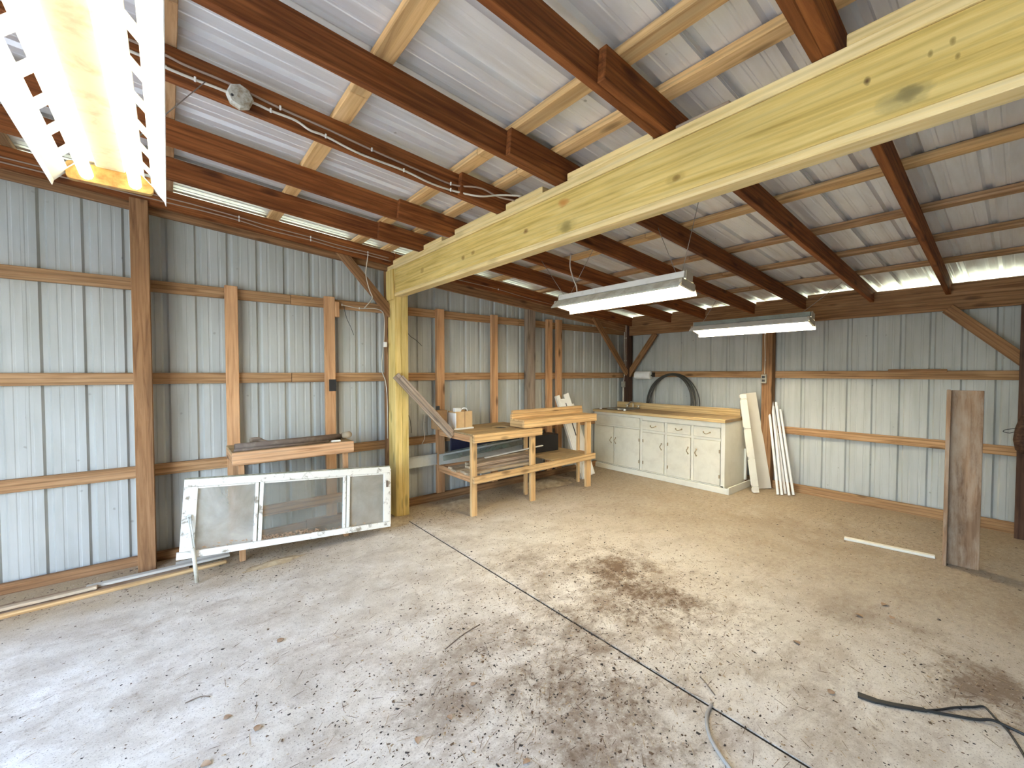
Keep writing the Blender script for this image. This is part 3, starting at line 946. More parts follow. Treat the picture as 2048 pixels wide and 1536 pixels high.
# hose coil
hc = thing('hose_coil', 'coil of thin black hose leaning on the back wall behind the counter upstand', 'hose', (5.96, 3.47, .54))
for k in range(6):
    pts = []
    ry, rz = .335 + .022 * (k % 3) + .012 * k, .455 + .012 * (k % 3)
    cz = 1.005
    for a in range(25):
        an = 2 * math.pi * a / 24
        y = 3.475 + .012 * math.sin(k * 2.1) + ry * math.cos(an) * (1 + .02 * math.sin(3 * an + k))
        z = cz + rz * math.sin(an)
        f = (z - .55) / .93
        pts.append((5.95 + .11 * f + .004 * k, y, z))
    tube('hose_loop', pts, .0085, M['hose'], hc, 8, True, 3)

# ------------------------------------------------------------------ workbench
wk = thing('workbench', 'stepped pine workbench with a hole in its lower top', 'workbench', (3.35, 3.85, 0))
hl = [(3.03 + .105 * math.cos(2 * math.pi * k / 32), 3.92 + .105 * math.sin(2 * math.pi * k / 32)) for k in range(32)]
holed_top('lower_top', 2.43, 3.375, 3.605, 4.30, .838, .857, hl, M['pine_top'], wk)
block('apron', 2.42, 3.38, 3.565, 3.604, .770, .856, M['pine'], wk, 'x')
block('apron', 2.425, 2.463, 3.605, 4.30, .770, .837, M['stud'], wk, 'y')
block('upper_top', 3.115, 4.355, 3.605, 3.80, .938, .957, M['pine'], wk, 'x')
block('upper_apron', 3.10, 4.365, 3.567, 3.604, .868, .958, M['pine'], wk, 'x')
block('upper_apron', 3.112, 3.15, 3.605, 3.84, .868, .937, M['pine'], wk, 'y')
block('upper_apron', 4.315, 4.353, 3.605, 3.84, .868, .937, M['pine'], wk, 'y')
block('back_board', 3.115, 4.355, 3.803, 3.841, .9375, 1.005, M['pine'], wk, 'x')
block('back_board', 3.13, 4.345, 3.806, 3.840, 1.006, 1.052, M['pine'], wk, 'x')
for x0, x1, zt in ((2.413, 2.482, .837), (3.238, 3.309, .837), (4.21, 4.30, .937)):
    block('leg', x0, x1, 3.606, 3.644, 0, zt, M['pine'], wk, 'z')
for x0, x1, zt in ((3.36, 3.40, .867), (4.318, 4.352, .867)):
    block('leg', x0, x1, 3.845, 3.885, 0, zt, M['pine'], wk, 'z')
timber('front_rail', (2.418, 3.585, .382), (4.345, 3.585, .402), .038, .075, M['pine'], wk)
block('end_rail', 2.43, 2.468, 3.645, 4.325, .345, .42, M['stud'], wk, 'y')
block('end_rail', 4.305, 4.343, 3.645, 3.844, .365, .44, M['stud'], wk, 'y')
block('back_rail', 2.47, 4.18, 4.288, 4.326, .345, .42, M['stud'], wk, 'x')
block('lower_shelf', 3.60, 4.30, 3.646, 4.28, .421, .436, M['pine_top'], wk, 'x')
# things under the lower top
nv = block('shade_panel', 2.56, 3.62, 4.262, 4.284, .57, .83, M['navy'], None, 'x')  # added panel standing in for the shade beneath the lower top
tag(nv, 'dark navy sheet of painted shade at the back under the workbench', 'panel')
nv2 = block('black_box', 3.66, 4.14, 4.05, 4.25, .4365, .66, M['black'], None, 'x')
tag(nv2, 'black box shape sitting on the lower shelf of the workbench', 'box')
SCR = [(2.40, 3.30, 3.70, 3.695, .434, .09, .026, 'scrap'), (2.42, 3.36, 3.80, 3.82, .434, .095, .026, 'scrap'), (2.38, 3.42, 3.915, 3.93, .434, .10, .026, 'scrap'),
       (2.41, 3.38, 4.03, 4.05, .434, .10, .026, 'scrap'), (2.50, 3.33, 3.73, 3.74, .462, .085, .028, 'grey_wood'), (2.52, 3.40, 3.85, 3.88, .462, .10, .028, 'scrap'),
       (2.60, 3.50, 3.98, 4.00, .462, .09, .028, 'scrap'), (2.55, 3.36, 3.79, 3.82, .492, .10, .030, 'grey_wood'), (2.62, 3.52, 3.92, 3.94, .492, .09, .030, 'scrap'), (2.58, 3.45, 3.85, 3.88, .524, .08, .030, 'scrap')]
for k, (xa, xb, ya, yb, z, w_, h_, mt) in enumerate(SCR):
    o = timber('scrap_plank', (xa, ya, z), (xb, yb, z + .003), w_, h_, M[mt])
    tag(o, 'grey weathered scrap plank on top of the pile under the workbench' if mt == 'grey_wood' else 'tan scrap wood plank in the pile on the lower shelf of the workbench', 'plank', 'scrap planks under the workbench')
o = timber('white_lath', (2.72, 3.80, .548), (3.66, 3.86, .575), .03, .012, M['white_board']); tag(o, 'thin white lath lying across the scrap plank pile', 'lath')
for k in range(3):
    o = timber('glass_strip', (2.35 + .03 * k, 4.08 + .035 * k, .545 + .012 * k), (3.62 - .05 * k, 4.12 + .03 * k, .60 + .012 * k), .005, .06, M['galv' if k == 1 else 'glass_green'])
    tag(o, 'dull metal strip between the two greenish strips behind the scrap planks' if k == 1 else 'greenish dull glassy strip standing on edge behind the scrap planks', 'strip', 'strips behind the scrap planks')

# cardboard box and white carton on the bench
cbx = thing('cardboard_box', 'small open tan cardboard box on a white tray on the workbench', 'box', (2.60, 4.10, .857))
bx0, bx1, by0, by1, bz0, bz1 = 2.475, 2.70, 4.02, 4.18, .877, 1.06
block('box_wall', bx0, bx1, by0, by0 + .004, bz0, bz1, M['card'], cbx, 'x', 0)
block('box_wall', bx0, bx1, by1 - .004, by1, bz0, bz1, M['card'], cbx, 'x', 0)
block('box_wall', bx0, bx0 + .004, by0 + .0045, by1 - .0045, bz0, bz1, M['card'], cbx, 'y', 0)
block('box_wall', bx1 - .004, bx1, by0 + .0045, by1 - .0045, bz0, bz1, M['card'], cbx, 'y', 0)
block('tray', bx0 - .03, bx1 + .01, by0 - .02, by1 + .01, .858, .876, M['white_board'], cbx, 'x', .003)
block('tray_edge', bx0 - .008, bx0 - .001, by0 - .018, by1, .8765, 1.045, M['white_board'], cbx, 'z', .001)
block('tape_band', bx0 + .118, bx0 + .128, by0 - .0015, by0 - .0003, bz0, bz1, M['card_old'], cbx, 'z', 0)
wc = block('white_bottle_box', 2.50, 2.575, 4.06, 4.12, .880, 1.095, M['paper'], None, 'z', .004); tag(wc, 'white carton poking out of the small cardboard box', 'carton')
wc = tube('white_wire', [(2.58, 4.10, 1.04), (2.60, 4.07, 1.09), (2.64, 4.05, 1.085), (2.655, 4.05, 1.04)], .006, M['paper']); tag(wc, 'white wire loop sticking up from the cardboard box', 'wire')
oc = block('old_carton', 2.45 - .14, 2.45 - .01, 4.14, 4.28, .860, 1.075, M['card_old'], None, 'z', .003); tag(oc, 'brown old carton squeezed behind the weathered diagonal board', 'carton')
bb = block('black_clip', 2.335, 2.375, 4.19, 4.215, 1.076, 1.12, M['black'], None, 'z', .004); tag(bb, 'small black clip on top of the brown old carton', 'clip')

wbd = thing('weathered_board', 'grey weathered split board leaning from the yellow post to the bench', 'board', (2.3, 4.0, .86))
timber('board', (1.80, 4.072, 1.47), (2.412, 3.99, .80), .035, .075, M['grey_wood'], wbd)
timber('board', (1.84, 4.037, 1.455), (2.40, 3.965, .845), .028, .05, M['grey_wood'], wbd)

# white channel behind the bench
gp = thing('metal_channel', 'long pale metal channel resting on edge behind the workbench', 'channel', (3, 4.31, .43))
timber('web', (1.955, 4.3255, .495), (2.405, 4.3255, .495), .003, .125, M['galv'], gp, bev=0)
timber('web', (2.405, 4.3255 - .06, .495), (4.0, 4.25, .475), .003, .125, M['galv'], gp, bev=0)
timber('flange', (1.955, 4.312, .556), (2.405, 4.312, .556), .024, .003, M['galv'], gp, bev=0)
timber('flange', (2.405, 4.252, .556), (4.0, 4.237, .536), .024, .003, M['galv'], gp, bev=0)
timber('flange', (1.955, 4.312, .434), (2.405, 4.312, .434), .024, .003, M['galv'], gp, bev=0)

# white slotted boards between the bench and the cabinet
def lean_frame(b, t_, side):
    b, t_ = Vector(b), Vector(t_)
    ey = (t_ - b).normalized()
    ex = Vector(side); ex = (ex - ey * ex.dot(ey)).normalized()
    ez = ex.cross(ey)
    return Matrix(((ex.x, ey.x, ez.x, b.x), (ex.y, ey.y, ez.y, b.y), (ex.z, ey.z, ez.z, b.z), (0, 0, 0, 1))), (t_ - b).length


Ml, Ln = lean_frame((4.60, 3.90, .004), (4.44, 4.27, 1.18), (1, -.25, 0))
wbo = thing('slotted_white_board', 'white slotted board with a notched end leaning behind the workbench', 'board', (4.60, 3.9, 0))
h = .10
prism('board', [(-h, 0), (-.03, 0), (-.02, .05), (h, .05), (h, Ln), (0.01, Ln - .01), (0.01, Ln - .07), (-.06, Ln - .06), (-.06, Ln), (-h, Ln)], .022, M['white_board'], wbo, Ml, .001)
prism('slot', [(-.008, .62), (.008, .62), (.008, .95), (-.008, .95)], .002, M['black'], wbo, Ml @ Matrix.Translation((0, 0, .0222)))
prism('slot', [(-.006, 1.06), (.006, 1.06), (.006, 1.11), (-.006, 1.11)], .002, M['black'], wbo, Ml @ Matrix.Translation((0, 0, .0222)))
lathe('knob', [(.016, 0), (.014, .004), (.006, .008)], M['cream_board'], wbo, Ml @ Matrix.Translation((-.04, .22, .0225)), 14)
prism('edge_strip', [(-h - .022, 0), (-h - .002, 0), (-h - .002, Ln), (-h - .022, Ln)], .05, M['white_board'], wbo, Ml @ Matrix.Translation((0, 0, -.03)), .001)
Ml2, Ln2 = lean_frame((4.735, 3.99, .004), (4.60, 4.29, 1.02), (1, -.2, 0))
o = prism('white_plank', [(-.075, 0), (.085, 0), (.085, Ln2), (-.075, Ln2)], .018, M['white_board'], None, Ml2, .001)
tag(o, 'plain white plank leaning behind the slotted white board', 'plank')

# ------------------------------------------------------------------ boards leaning on the back wall
Mn, Lf = lean_frame((5.63, 2.105, .004), (5.765, 2.33, 1.22), (.82, -.57, 0))
nb = thing('scalloped_board', 'cream trim board with rounded notched segments leaning beside the cabinet', 'board', (5.63, 2.13, 0))
prism('backing', [(-.028, .01), (.040, .01), (.040, Lf - .01), (-.028, Lf - .01)], .012, M['cream_board'], nb, Mn, 0)
zc = [0, .075, Lf * .34, Lf * .64, Lf - .068, Lf]
for z0_, z1_ in zip(zc, zc[1:]):
    z1_ -= .006
    r_ = min(.02, (z1_ - z0_) * .25)
    prism('segment', [(.045, z0_), (.045, z1_), (-.045 + r_, z1_), (-.045, z1_ - r_), (-.045, z0_ + r_), (-.045 + r_, z0_)], .014, M['cream_board'], nb, Mn @ Matrix.Translation((0, 0, .0122)), .001)
Mf, Lg = lean_frame((5.93, 2.11, .004), (5.975, 2.33, 1.225), (.55, -.83, 0))
o = prism('taupe_panel', [(-.085, 0), (.085, 0), (.085, Lg), (-.085, Lg)], .02, M['taupe_board'], None, Mf, .001)
tag(o, 'flat taupe panel leaning on the back wall post beside the cabinet', 'panel')
for (bx, by), (tx, ty, tz) in (((5.745, 1.885), (6.03, 2.105, 1.10)), ((5.765, 1.848), (6.045, 2.070, 1.13)), ((5.85, 1.838), (6.065, 2.062, 1.06)), ((5.81, 1.785), (6.05, 2.025, 1.12)), ((5.87, 1.758), (6.08, 1.985, 1.03))):
    o = timber('white_strip', (bx, by, .008), (tx, ty, tz), .027, .016, M['strip_white'], None, up=(-1, .3, .2))
    tag(o, 'narrow white painted strip leaning on the back wall below the girt', 'strip', 'white strips leaning on the back wall')

# upright trough plank and lath on the floor
tr = thing('plank_trough', 'brown weathered plank with a side board standing upright on the floor', 'plank', (4.7, .28, 0))
Mt = Matrix.Translation((4.72, .19, 0)) @ Matrix.Rotation(math.atan2(.385 - .19, 4.70 - 4.72), 4, 'Z')
def tb(name, x0, x1, y0, y1, z0, z1, mat):
    me = box_mesh(z1 - z0, x1 - x0, y1 - y0, .003).copy(); me.materials.append(mat)
    R = Matrix(((0, 1, 0, (x0 + x1) / 2), (0, 0, 1, (y0 + y1) / 2), (1, 0, 0, (z0 + z1) / 2), (0, 0, 0, 1)))
    return link(name, me, mat, tr, Mt @ R)
tb('face_board', 0, .172, -.038, .0, 0, 1.362, M['brown_plank'])
tb('side_board', .173, .196, -.038, .062, 0, 1.366, M['brown_plank'])
o = timber('lath', (4.68, 1.0, .012), (4.765, .43, .012), .045, .022, M['cream_board']); tag(o, 'pale lath lying on the floor beside the upright plank', 'lath')

# dark bundle on the right hand post
bn = thing('hanging_bundle', 'dark bundle with a wire loop hung on the dark back wall post', 'bundle', (5.87, .03, .9))
lathe('bundle', [(.012, 0), (.045, .03), (.06, .12), (.05, .22), (.03, .30), (.012, .34)], M['dark_post'], bn, Matrix.Translation((5.862, .0, .78)), 14)
tube('wire_loop', [(5.85, .045, 1.0), (5.84, .10, .985), (5.84, .115, .965), (5.85, .08, .955), (5.855, .045, .97)], .003, M['black'], bn, 6)

# ------------------------------------------------------------------ small bench by the left wall
sb = thing('small_bench', 'low wide pine bench fixed against the left wall studs', 'bench', (.83, 4.1, 0))
block('apron', .372, 1.302, 3.868, 3.904, .775, .874, M['apron'], sb, 'x')
block('apron', .374, .41, 3.906, 4.326, .775, .856, M['stud'], sb, 'y')
block('apron', 1.264, 1.30, 3.906, 4.326, .775, .856, M['stud'], sb, 'y')
for k in range(3):
    block('top_board', .374, 1.30, 3.906 + .141 * k, 4.044 + .141 * k, .8565, .8745, M['pine_top'], sb, 'x')
for x in (.414, 1.22):
    block('leg', x, x + .042, 3.906, 3.944, 0, .8555, M['stud'], sb, 'z')
pp = tube('brown_pole', [(.40, 3.962, .905), (.85, 3.995, .905), (1.225, 4.025, .905)], .029, M['pipe_brown'], None, 14, False); tag(pp, 'long dusty brown pole lying on the small bench', 'pole')
lathe('log', [(.0, 0), (.028, 0), (.030, .003), (.030, .16), (.0, .16)], M['log_end'], None, Matrix.Translation((1.27, 3.955, .9145)) @ Matrix.Rotation(math.radians(90), 4, 'Y') @ Matrix.Rotation(0, 4, 'Z') @ Matrix.Translation((0, 0, -.08)) if False else Matrix.Translation((1.267, 4.06, .9065)) @ Matrix.Rotation(math.radians(80), 4, 'X'), 20)
tag(bpy.data.objects['log'], 'short round cut log with a pale end on the small bench', 'log')
st = tube('crooked_stick', [(.52, 4.10, .935), (.58, 4.10, .935), (.64, 4.09, .905), (.75, 4.085, .897), (.95, 4.10, .895), (1.15, 4.14, .895)], .02, M['grey_wood'], None, 10, True, 4, .012); tag(st, 'crooked grey stick lying behind the brown pole on the small bench', 'stick')
st = tube('curled_stick', [(.49, 4.19, .887), (.62, 4.18, .895), (.80, 4.19, .887), (1.1, 4.21, .887)], .012, M['pipe_brown'], None, 8); tag(st, 'thin dark stick at the back of the small bench', 'stick')
o = block('white_scrap', 1.12, 1.20, 3.915, 3.94, .875, .89, M['white_board'], None, 'x', .003); tag(o, 'small white scrap at the front edge of the small bench', 'scrap')
tn = tube('thin_pipe', [(.388, 3.917, .887), (.388, 3.917, .887 + .0), (1.10, 3.925, .887)][::2], .011, M['pipe_brown'], None, 10, False); tag(tn, 'thin dark pipe along the front edge of the small bench', 'pipe')

# ------------------------------------------------------------------ storm door on its side
BL, BR, TL = Vector((.034, 3.745, .187)), Vector((1.564, 3.745, .064)), Vector((.086, 3.835, .731))
e1 = (BR - BL).normalized()
e2 = (TL - BL); e2 = (e2 - e1 * e2.dot(e1)).normalized()
e3 = e1.cross(e2)          # towards -Y (the viewer)
Md = Matrix(((e1.x, e2.x, e3.x, BL.x), (e1.y, e2.y, e3.y, BL.y), (e1.z, e2.z, e3.z, BL.z), (0, 0, 0, 1)))
LD, HD = 1.545, .548
sd = thing('storm_door', 'old white storm door lying on its side with three dirty panes', 'door', (.8, 3.75, 0))
def dp(name, u0, u1, v0, v1, w0, w1, mat, par=None, bev=.002, vert=False):
    me = box_mesh(u1 - u0, v1 - v0, w1 - w0, bev).copy(); me.materials.append(mat)
    return link(name, me, mat, par or sd, Md @ Matrix.Translation(((u0 + u1) / 2, (v0 + v1) / 2, (w0 + w1) / 2)))
dp('top_rail', 0, LD, HD - .055, HD, 0, .03, M['door_white'])
dp('top_edge', 0, LD, HD + .0005, HD + .010, -.006, .026, M['door_edge'])
dp('bottom_rail', -.015, LD, 0, .048, .0, .042, M['door_white'])
dp('stile', 0, .082, .0485, HD - .0555, 0, .03, M['door_white'])
dp('stile', LD - .060, LD, .0485, HD - .0555, 0, .03, M['door_white'])
dp('stile_edge', LD + .001, LD + .012, .02, HD - .02, -.004, .024, M['door_white'])
for a in (.445, 1.115):
    dp('mullion', a, a + .022, .0485, HD - .0555, .0, .034, M['door_white'])
    dp('mullion', a + .030, a + .056, .0485, HD - .0555, .0, .034, M['door_white'])
    dp('mullion_groove', a + .0222, a + .0298, .0485, HD - .0555, .004, .022, M['door_edge'], None, 0)
for (a, b, g_) in ((.083, .4445, 'glass_foggy'), (.502, 1.1145, 'glass_dirty'), (1.172, LD - .0605, 'glass_hazy')):
    dp('pane', a + .001, b - .001, .049, HD - .056, .008, .012, M[g_], None, 0)
    dp('bead', a + .0005, b - .0005, HD - .068, HD - .0562, .0125, .026, M['door_white'], None, .001)
dp('latch_plate', .86, .905, .012, .052, .0425, .046, M['white_board'])
dp('lock', .03, .055, .27, .30, .0305, .042, M['galv'])
dp('lock', LD - .04, LD - .02, .36, .42, .0305, .036, M['pipe_brown'])
c0 = Md @ Vector((.035, .285, .05)); c1 = Md @ Vector((.075, .07, .065)); c2 = Vector((.133, 3.69, .012))
tube('closer_rod', [c0, c1], .004, M['galv'], sd, 8, False)
tube('closer_rod', [c0 + Vector((.012, 0, .0)), c1 + Vector((.010, 0, 0))], .004, M['galv'], sd, 8, False)
tube('closer_cylinder', [c1, c2], .013, M['dusty_white'], sd, 12, False)
# rotten leaf litter on the bottom rail
bm = bmesh.new()
for k in range(260):
    u_ = RND.uniform(.50, .93) if k < 190 else RND.uniform(.1, 1.45)
    c = Vector((u_, .052 + abs(RND.gauss(0, .014)), .032 + RND.uniform(-.012, .008)))
    s = RND.uniform(.006, .018)
    q = [bm.verts.new(c + Vector((RND.uniform(-s, s), RND.uniform(-s * .6, s * .6), RND.uniform(-s * .3, s * .3)))) for _ in range(4)]
    for f in ((0, 1, 2), (0, 2, 3), (0, 3, 1), (1, 3, 2)): bm.faces.new([q[i_] for i_ in f])
o = link('leaf_litter', finish(bm, 'leaf_litter'), M['leaf'], None, Md)
tag(o, 'brown rotten leaf litter caught on the storm door rail', 'leaf litter', None, 'stuff')

# boards on the floor along the left wall
for (p0, p1, w_, h_, mt, lb) in (
        ((-1.7, 3.90, .012), (.33, 3.955, .012), .035, .022, 'pine', 'long thin pine trim board on the floor along the left wall'),
        ((-.46, 4.035, .03), (.36, 4.045, .03), .05, .018, 'taupe_board', 'short cream board lying on the boards along the left wall'),
        ((-1.7, 4.02, .010), (.10, 4.03, .010), .15, .018, 'brown_plank', 'wide brown board flat on the floor beside the left wall sill'),
        ((-1.6, 3.975, .035), (-.40, 3.99, .035), .04, .02, 'scrap', 'narrow brown lath lying on the wide floor board'),
        ((.02, 4.12, .012), (.36, 4.12, .012), .09, .022, 'cream_board', 'cream board end behind the storm door on the floor')):
    o = timber('floor_board', p0, p1, w_, h_, M[mt]); tag(o, lb, 'board', 'loose boards along the left wall')

# ------------------------------------------------------------------ wiring
def cable(name, pts, r, mat, label, staples=(), smat=None, cat='cable'):
    t_ = thing(name, label, cat, pts[0])
    tube('cable', pts, r, mat, t_, 8)
    for s in staples:
        block('staple', s[0] - .004, s[0] + .004, s[1] - .008, s[1] + .001, s[2] - .010, s[2] + .010, M['staple'], t_, 'z', .001)
    return t_
FY = 2.323
cable('rafter_cable', [(-.6, FY, 2.87), (-.05, FY, 2.842), (.079, FY, 2.825), (.232, FY, 2.815), (.444, FY, 2.785), (.651, FY, 2.765), (.895, FY, 2.735), (1.223, FY, 2.704), (1.42, FY, 2.690), (1.568, 2.24, 2.683), (1.70, 2.22, 2.655), (1.80, 2.17, 2.64)],
      .0055, M['cable_dusty'], 'upper electrical cable stapled along the rafter with the junction box', [(.444, FY, 2.785), (.895, FY, 2.735), (1.40, FY, 2.69)])
cable('rafter_cable', [(-.6, FY, 2.83), (-.048, FY, 2.797), (.02, FY, 2.785), (.113, FY, 2.778), (.20, FY, 2.775), (.34, FY, 2.765), (.403, FY, 2.757), (.51, FY, 2.752), (.578, FY, 2.728), (.653, FY, 2.724), (.831, FY, 2.692), (1.084, FY, 2.679), (1.256, FY, 2.655), (1.42, FY, 2.652), (1.567, 2.24, 2.63), (1.70, 2.20, 2.66), (1.82, 2.12, 2.66)],
      .006, M['cable'], 'lower wavy electrical cable stapled along the rafter with the junction box', [(.113, FY, 2.778), (.403, FY, 2.757), (.653, FY, 2.724), (1.084, FY, 2.679), (1.40, FY, 2.652)])
jb = thing('junction_box', 'round dust-caked junction box on the rafter', 'junction box', (.277, 2.33, 2.766))
Mj = Matrix.Translation((.277, 2.330, 2.764)) @ Matrix.Rotation(math.radians(90), 4, 'X')
lathe('box', [(.050, 0), (.053, .004), (.053, .030), (.047, .036), (.0, .037)], M['dust_box'], jb, Mj, 8, False)
lathe('screw_hole', [(.006, 0), (.006, .002), (.0, .002)], M['black'], jb, Matrix.Translation((.245, 2.2925, 2.752)) @ Matrix.Rotation(math.radians(90), 4, 'X'), 10)
RYF = 4.183
cable('wall_cable', [(-1.2, RYF, 2.87), (.005, RYF, 2.800), (.219, RYF, 2.79), (.48, RYF, 2.768), (.708, RYF, 2.735), (1.034, RYF, 2.715), (1.297, RYF, 2.685), (1.563, RYF, 2.672), (1.80, RYF, 2.65)], .005, M['cable_dusty'],
      'dusty cable stapled along the end rafter above the left wall', [(.48, RYF, 2.768), (1.034, RYF, 2.715), (1.563, RYF, 2.672)])
cable('wall_cable', [(-1.2, RYF, 2.90), (.005, RYF, 2.835), (.219, RYF, 2.82), (.48, RYF, 2.795), (.708, RYF, 2.768), (1.034, RYF, 2.742), (1.297, RYF, 2.715), (1.563, RYF, 2.698), (1.78, RYF, 2.68)], .005, M['cable_dusty'],
      'second dusty cable running just above the other on the end rafter', [(.48, RYF, 2.795), (1.034, RYF, 2.742), (1.563, RYF, 2.698)])
cable('wall_cable', [(1.95, RYF, 2.63), (2.6, RYF, 2.575), (3.2, RYF, 2.535), (3.8, RYF, 2.47), (4.8, RYF, 2.40), (5.9, RYF, 2.32)], .005, M['cable_dusty'],
      'dusty cable on the end rafter beyond the yellow post', [(3.2, RYF, 2.535), (4.4, RYF, 2.43)])
cable('drop_cable', [(1.556, 4.165, 2.655), (1.54, 4.16, 2.55), (1.534, 4.16, 2.46), (1.57, 4.17, 2.33), (1.60, 4.17, 2.26), (1.585, 4.17, 2.22), (1.52, 4.17, 2.14)], .005, M['cable'], 'loose pale cable end dangling by the knee brace')
cable('post_cable', [(1.362, 4.364, 2.18), (1.536, 4.364, 2.162), (1.72, 4.36, 2.172), (1.785, 4.33, 2.11), (1.775, 4.30, 1.90), (1.765, 4.29, 1.82), (1.757, 4.30, 1.70), (1.745, 4.30, 1.53), (1.785, 4.30, 1.40), (1.79, 4.27, 1.2), (1.79, 4.27, .80)], .005, M['cable'],
      'pale cable running from the upper girt down beside the yellow post', [(1.362, 4.364, 2.18), (1.536, 4.364, 2.162)])
o = block('switch_box', 1.735, 1.765, 4.20, 4.235, 1.765, 1.815, M['strip_white'], None, 'z', .004); tag(o, 'small white switch box dangling beside the yellow post', 'switch box')
cable('corner_cable', [(5.974, 4.30, 2.30), (5.974, 4.30, 1.9), (5.974, 4.30, 1.45), (5.965, 4.305, 1.35)], .006, M['cable'], 'pale cable stapled down the corner post nearest the left wall', [(5.979, 4.30, 2.08), (5.979, 4.30, 1.70), (5.979, 4.30, 1.45)])
cable('corner_cable', [(5.974, 4.27, 2.32), (5.974, 4.27, 1.9), (5.974, 4.27, 1.58)], .006, M['cable'], 'pale cable on the corner post ending in the upper grey box', [(5.979, 4.27, 2.08), (5.979, 4.27, 1.70)])
o = block('outlet_box', 5.945, 5.979, 4.245, 4.295, 1.48, 1.58, M['ebox'], None, 'z', .006); tag(o, 'upper grey electrical box on the corner post', 'electrical box')
o = block('outlet_box', 5.935, 5.979, 4.275, 4.335, 1.25, 1.35, M['ebox'], None, 'z', .006); tag(o, 'lower grey electrical box on the corner post above the white conduit', 'electrical box')
o = tube('conduit', [(5.958, 4.305, 1.249), (5.958, 4.305, .95)], .012, M['cable'], None, 10, False); tag(o, 'white conduit dropping from the lower box behind the counter', 'conduit')
o = cable('back_post_cable', [(5.978, 2.14, 2.10), (5.978, 2.142, 1.9), (5.978, 2.135, 1.7), (5.978, 2.14, 1.48)], .006, M['cable'], 'pale cable running down the back wall post to its outlet', [(5.984, 2.14, 2.0), (5.984, 2.137, 1.66)])
o = thing('outlet', 'grey outlet box on the back wall post above the leaning panel', 'outlet', (5.97, 2.14, 1.42))
block('box', 5.945, 5.984, 2.108, 2.172, 1.36, 1.475, M['ebox'], o, 'z', .006)
block('socket', 5.942, 5.9448, 2.122, 2.158, 1.38, 1.41, M['black'], o, 'z', .0)
block('socket', 5.942, 5.9448, 2.122, 2.158, 1.425, 1.455, M['black'], o, 'z', .0)
cable('dangling_wire', [(2.01, 4.36, 2.05), (2.08, 4.35, 1.92), (2.17, 4.35, 1.86), (2.24, 4.35, 1.80)], .003, M['black'], 'thin black wire hooked on the wall beside the yellow post', cat='wire')
cable('dangling_wire', [(2.0, 4.36, 1.10), (2.07, 4.35, 1.02), (2.10, 4.35, .88), (2.10, 4.35, .82)], .003, M['black'], 'thin black wire hanging low beside the yellow post', cat='wire')
cable('dangling_wire', [(2.26, 4.35, 1.02), (2.25, 4.34, .85), (2.26, 4.34, .75), (2.22, 4.34, .68)], .004, M['cable'], 'pale wire end hanging in front of the low girt', cat='wire')
cable('dangling_wire', [(1.38, 4.36, 2.17), (1.40, 4.34, 2.05), (1.44, 4.34, 1.96), (1.47, 4.34, 1.88)], .0025, M['black'], 'fine dark twisted wire hanging from the upper girt', cat='wire')

# ------------------------------------------------------------------ floor items
cg = tube('grey_cable', [(1.868, .862, .008), (1.80, .850, .008), (1.745, .825, .008), (1.686, .78, .008), (1.635, .711, .008), (1.60, .64, .008), (1.55, .50, .008)], .0075, M['grey_cable']); tag(cg, 'grey cable curving out of the floor joint', 'cable')
stp = thing('rubber_strap', 'black rubber strap with two thin tails lying on the floor', 'strap', (2.5, .35, 0))
bm = bmesh.new()
path = smooth_path([(2.451, .461, .006), (2.466, .404, .006), (2.495, .35, .006), (2.53, .301, .006), (2.568, .249, .006)], 5)
rows = []
for i, p in enumerate(path):
    tdir = (path[min(i + 1, len(path) - 1)] - path[max(i - 1, 0)]).normalized()
    n_ = Vector((-tdir.y, tdir.x, 0))
    w_ = .013 + (.004 if i < 6 else 0) - .0002 * i
    rows.append([bm.verts.new(p + n_ * w_ + Vector((0, 0, -.005))), bm.verts.new(p + n_ * w_ + Vector((0, 0, .004))), bm.verts.new(p - n_ * w_ + Vector((0, 0, .004))), bm.verts.new(p - n_ * w_ + Vector((0, 0, -.005)))])
for a, b in zip(rows, rows[1:]):
    for k in range(4): bm.faces.new((a[k], a[(k + 1) % 4], b[(k + 1) % 4], b[k]))
bm.faces.new(rows[0][::-1]); bm.faces.new(rows[-1])
link('strap', finish(bm, 'strap'), M['black_rubber'], stp)
tube('tail', [(2.56, .255, .005), (2.62, .21, .006), (2.698, .164, .005), (2.76, .115, .006), (2.80, .087, .005), (2.775, .068, .006), (2.744, .051, .006), (2.692, .017, .005), (2.62, -.01, .005), (2.558, -.029, .005), (2.45, -.06, .005)], .0045, M['black_rubber'], stp)
tube('tail', [(2.568, .249, .005), (2.60, .20, .005), (2.629, .159, .005), (2.67, .10, .006), (2.701, .06, .014), (2.715, .01, .006), (2.71, -.04, .005), (2.70, -.12, .005)], .006, M['black_rubber'], stp)

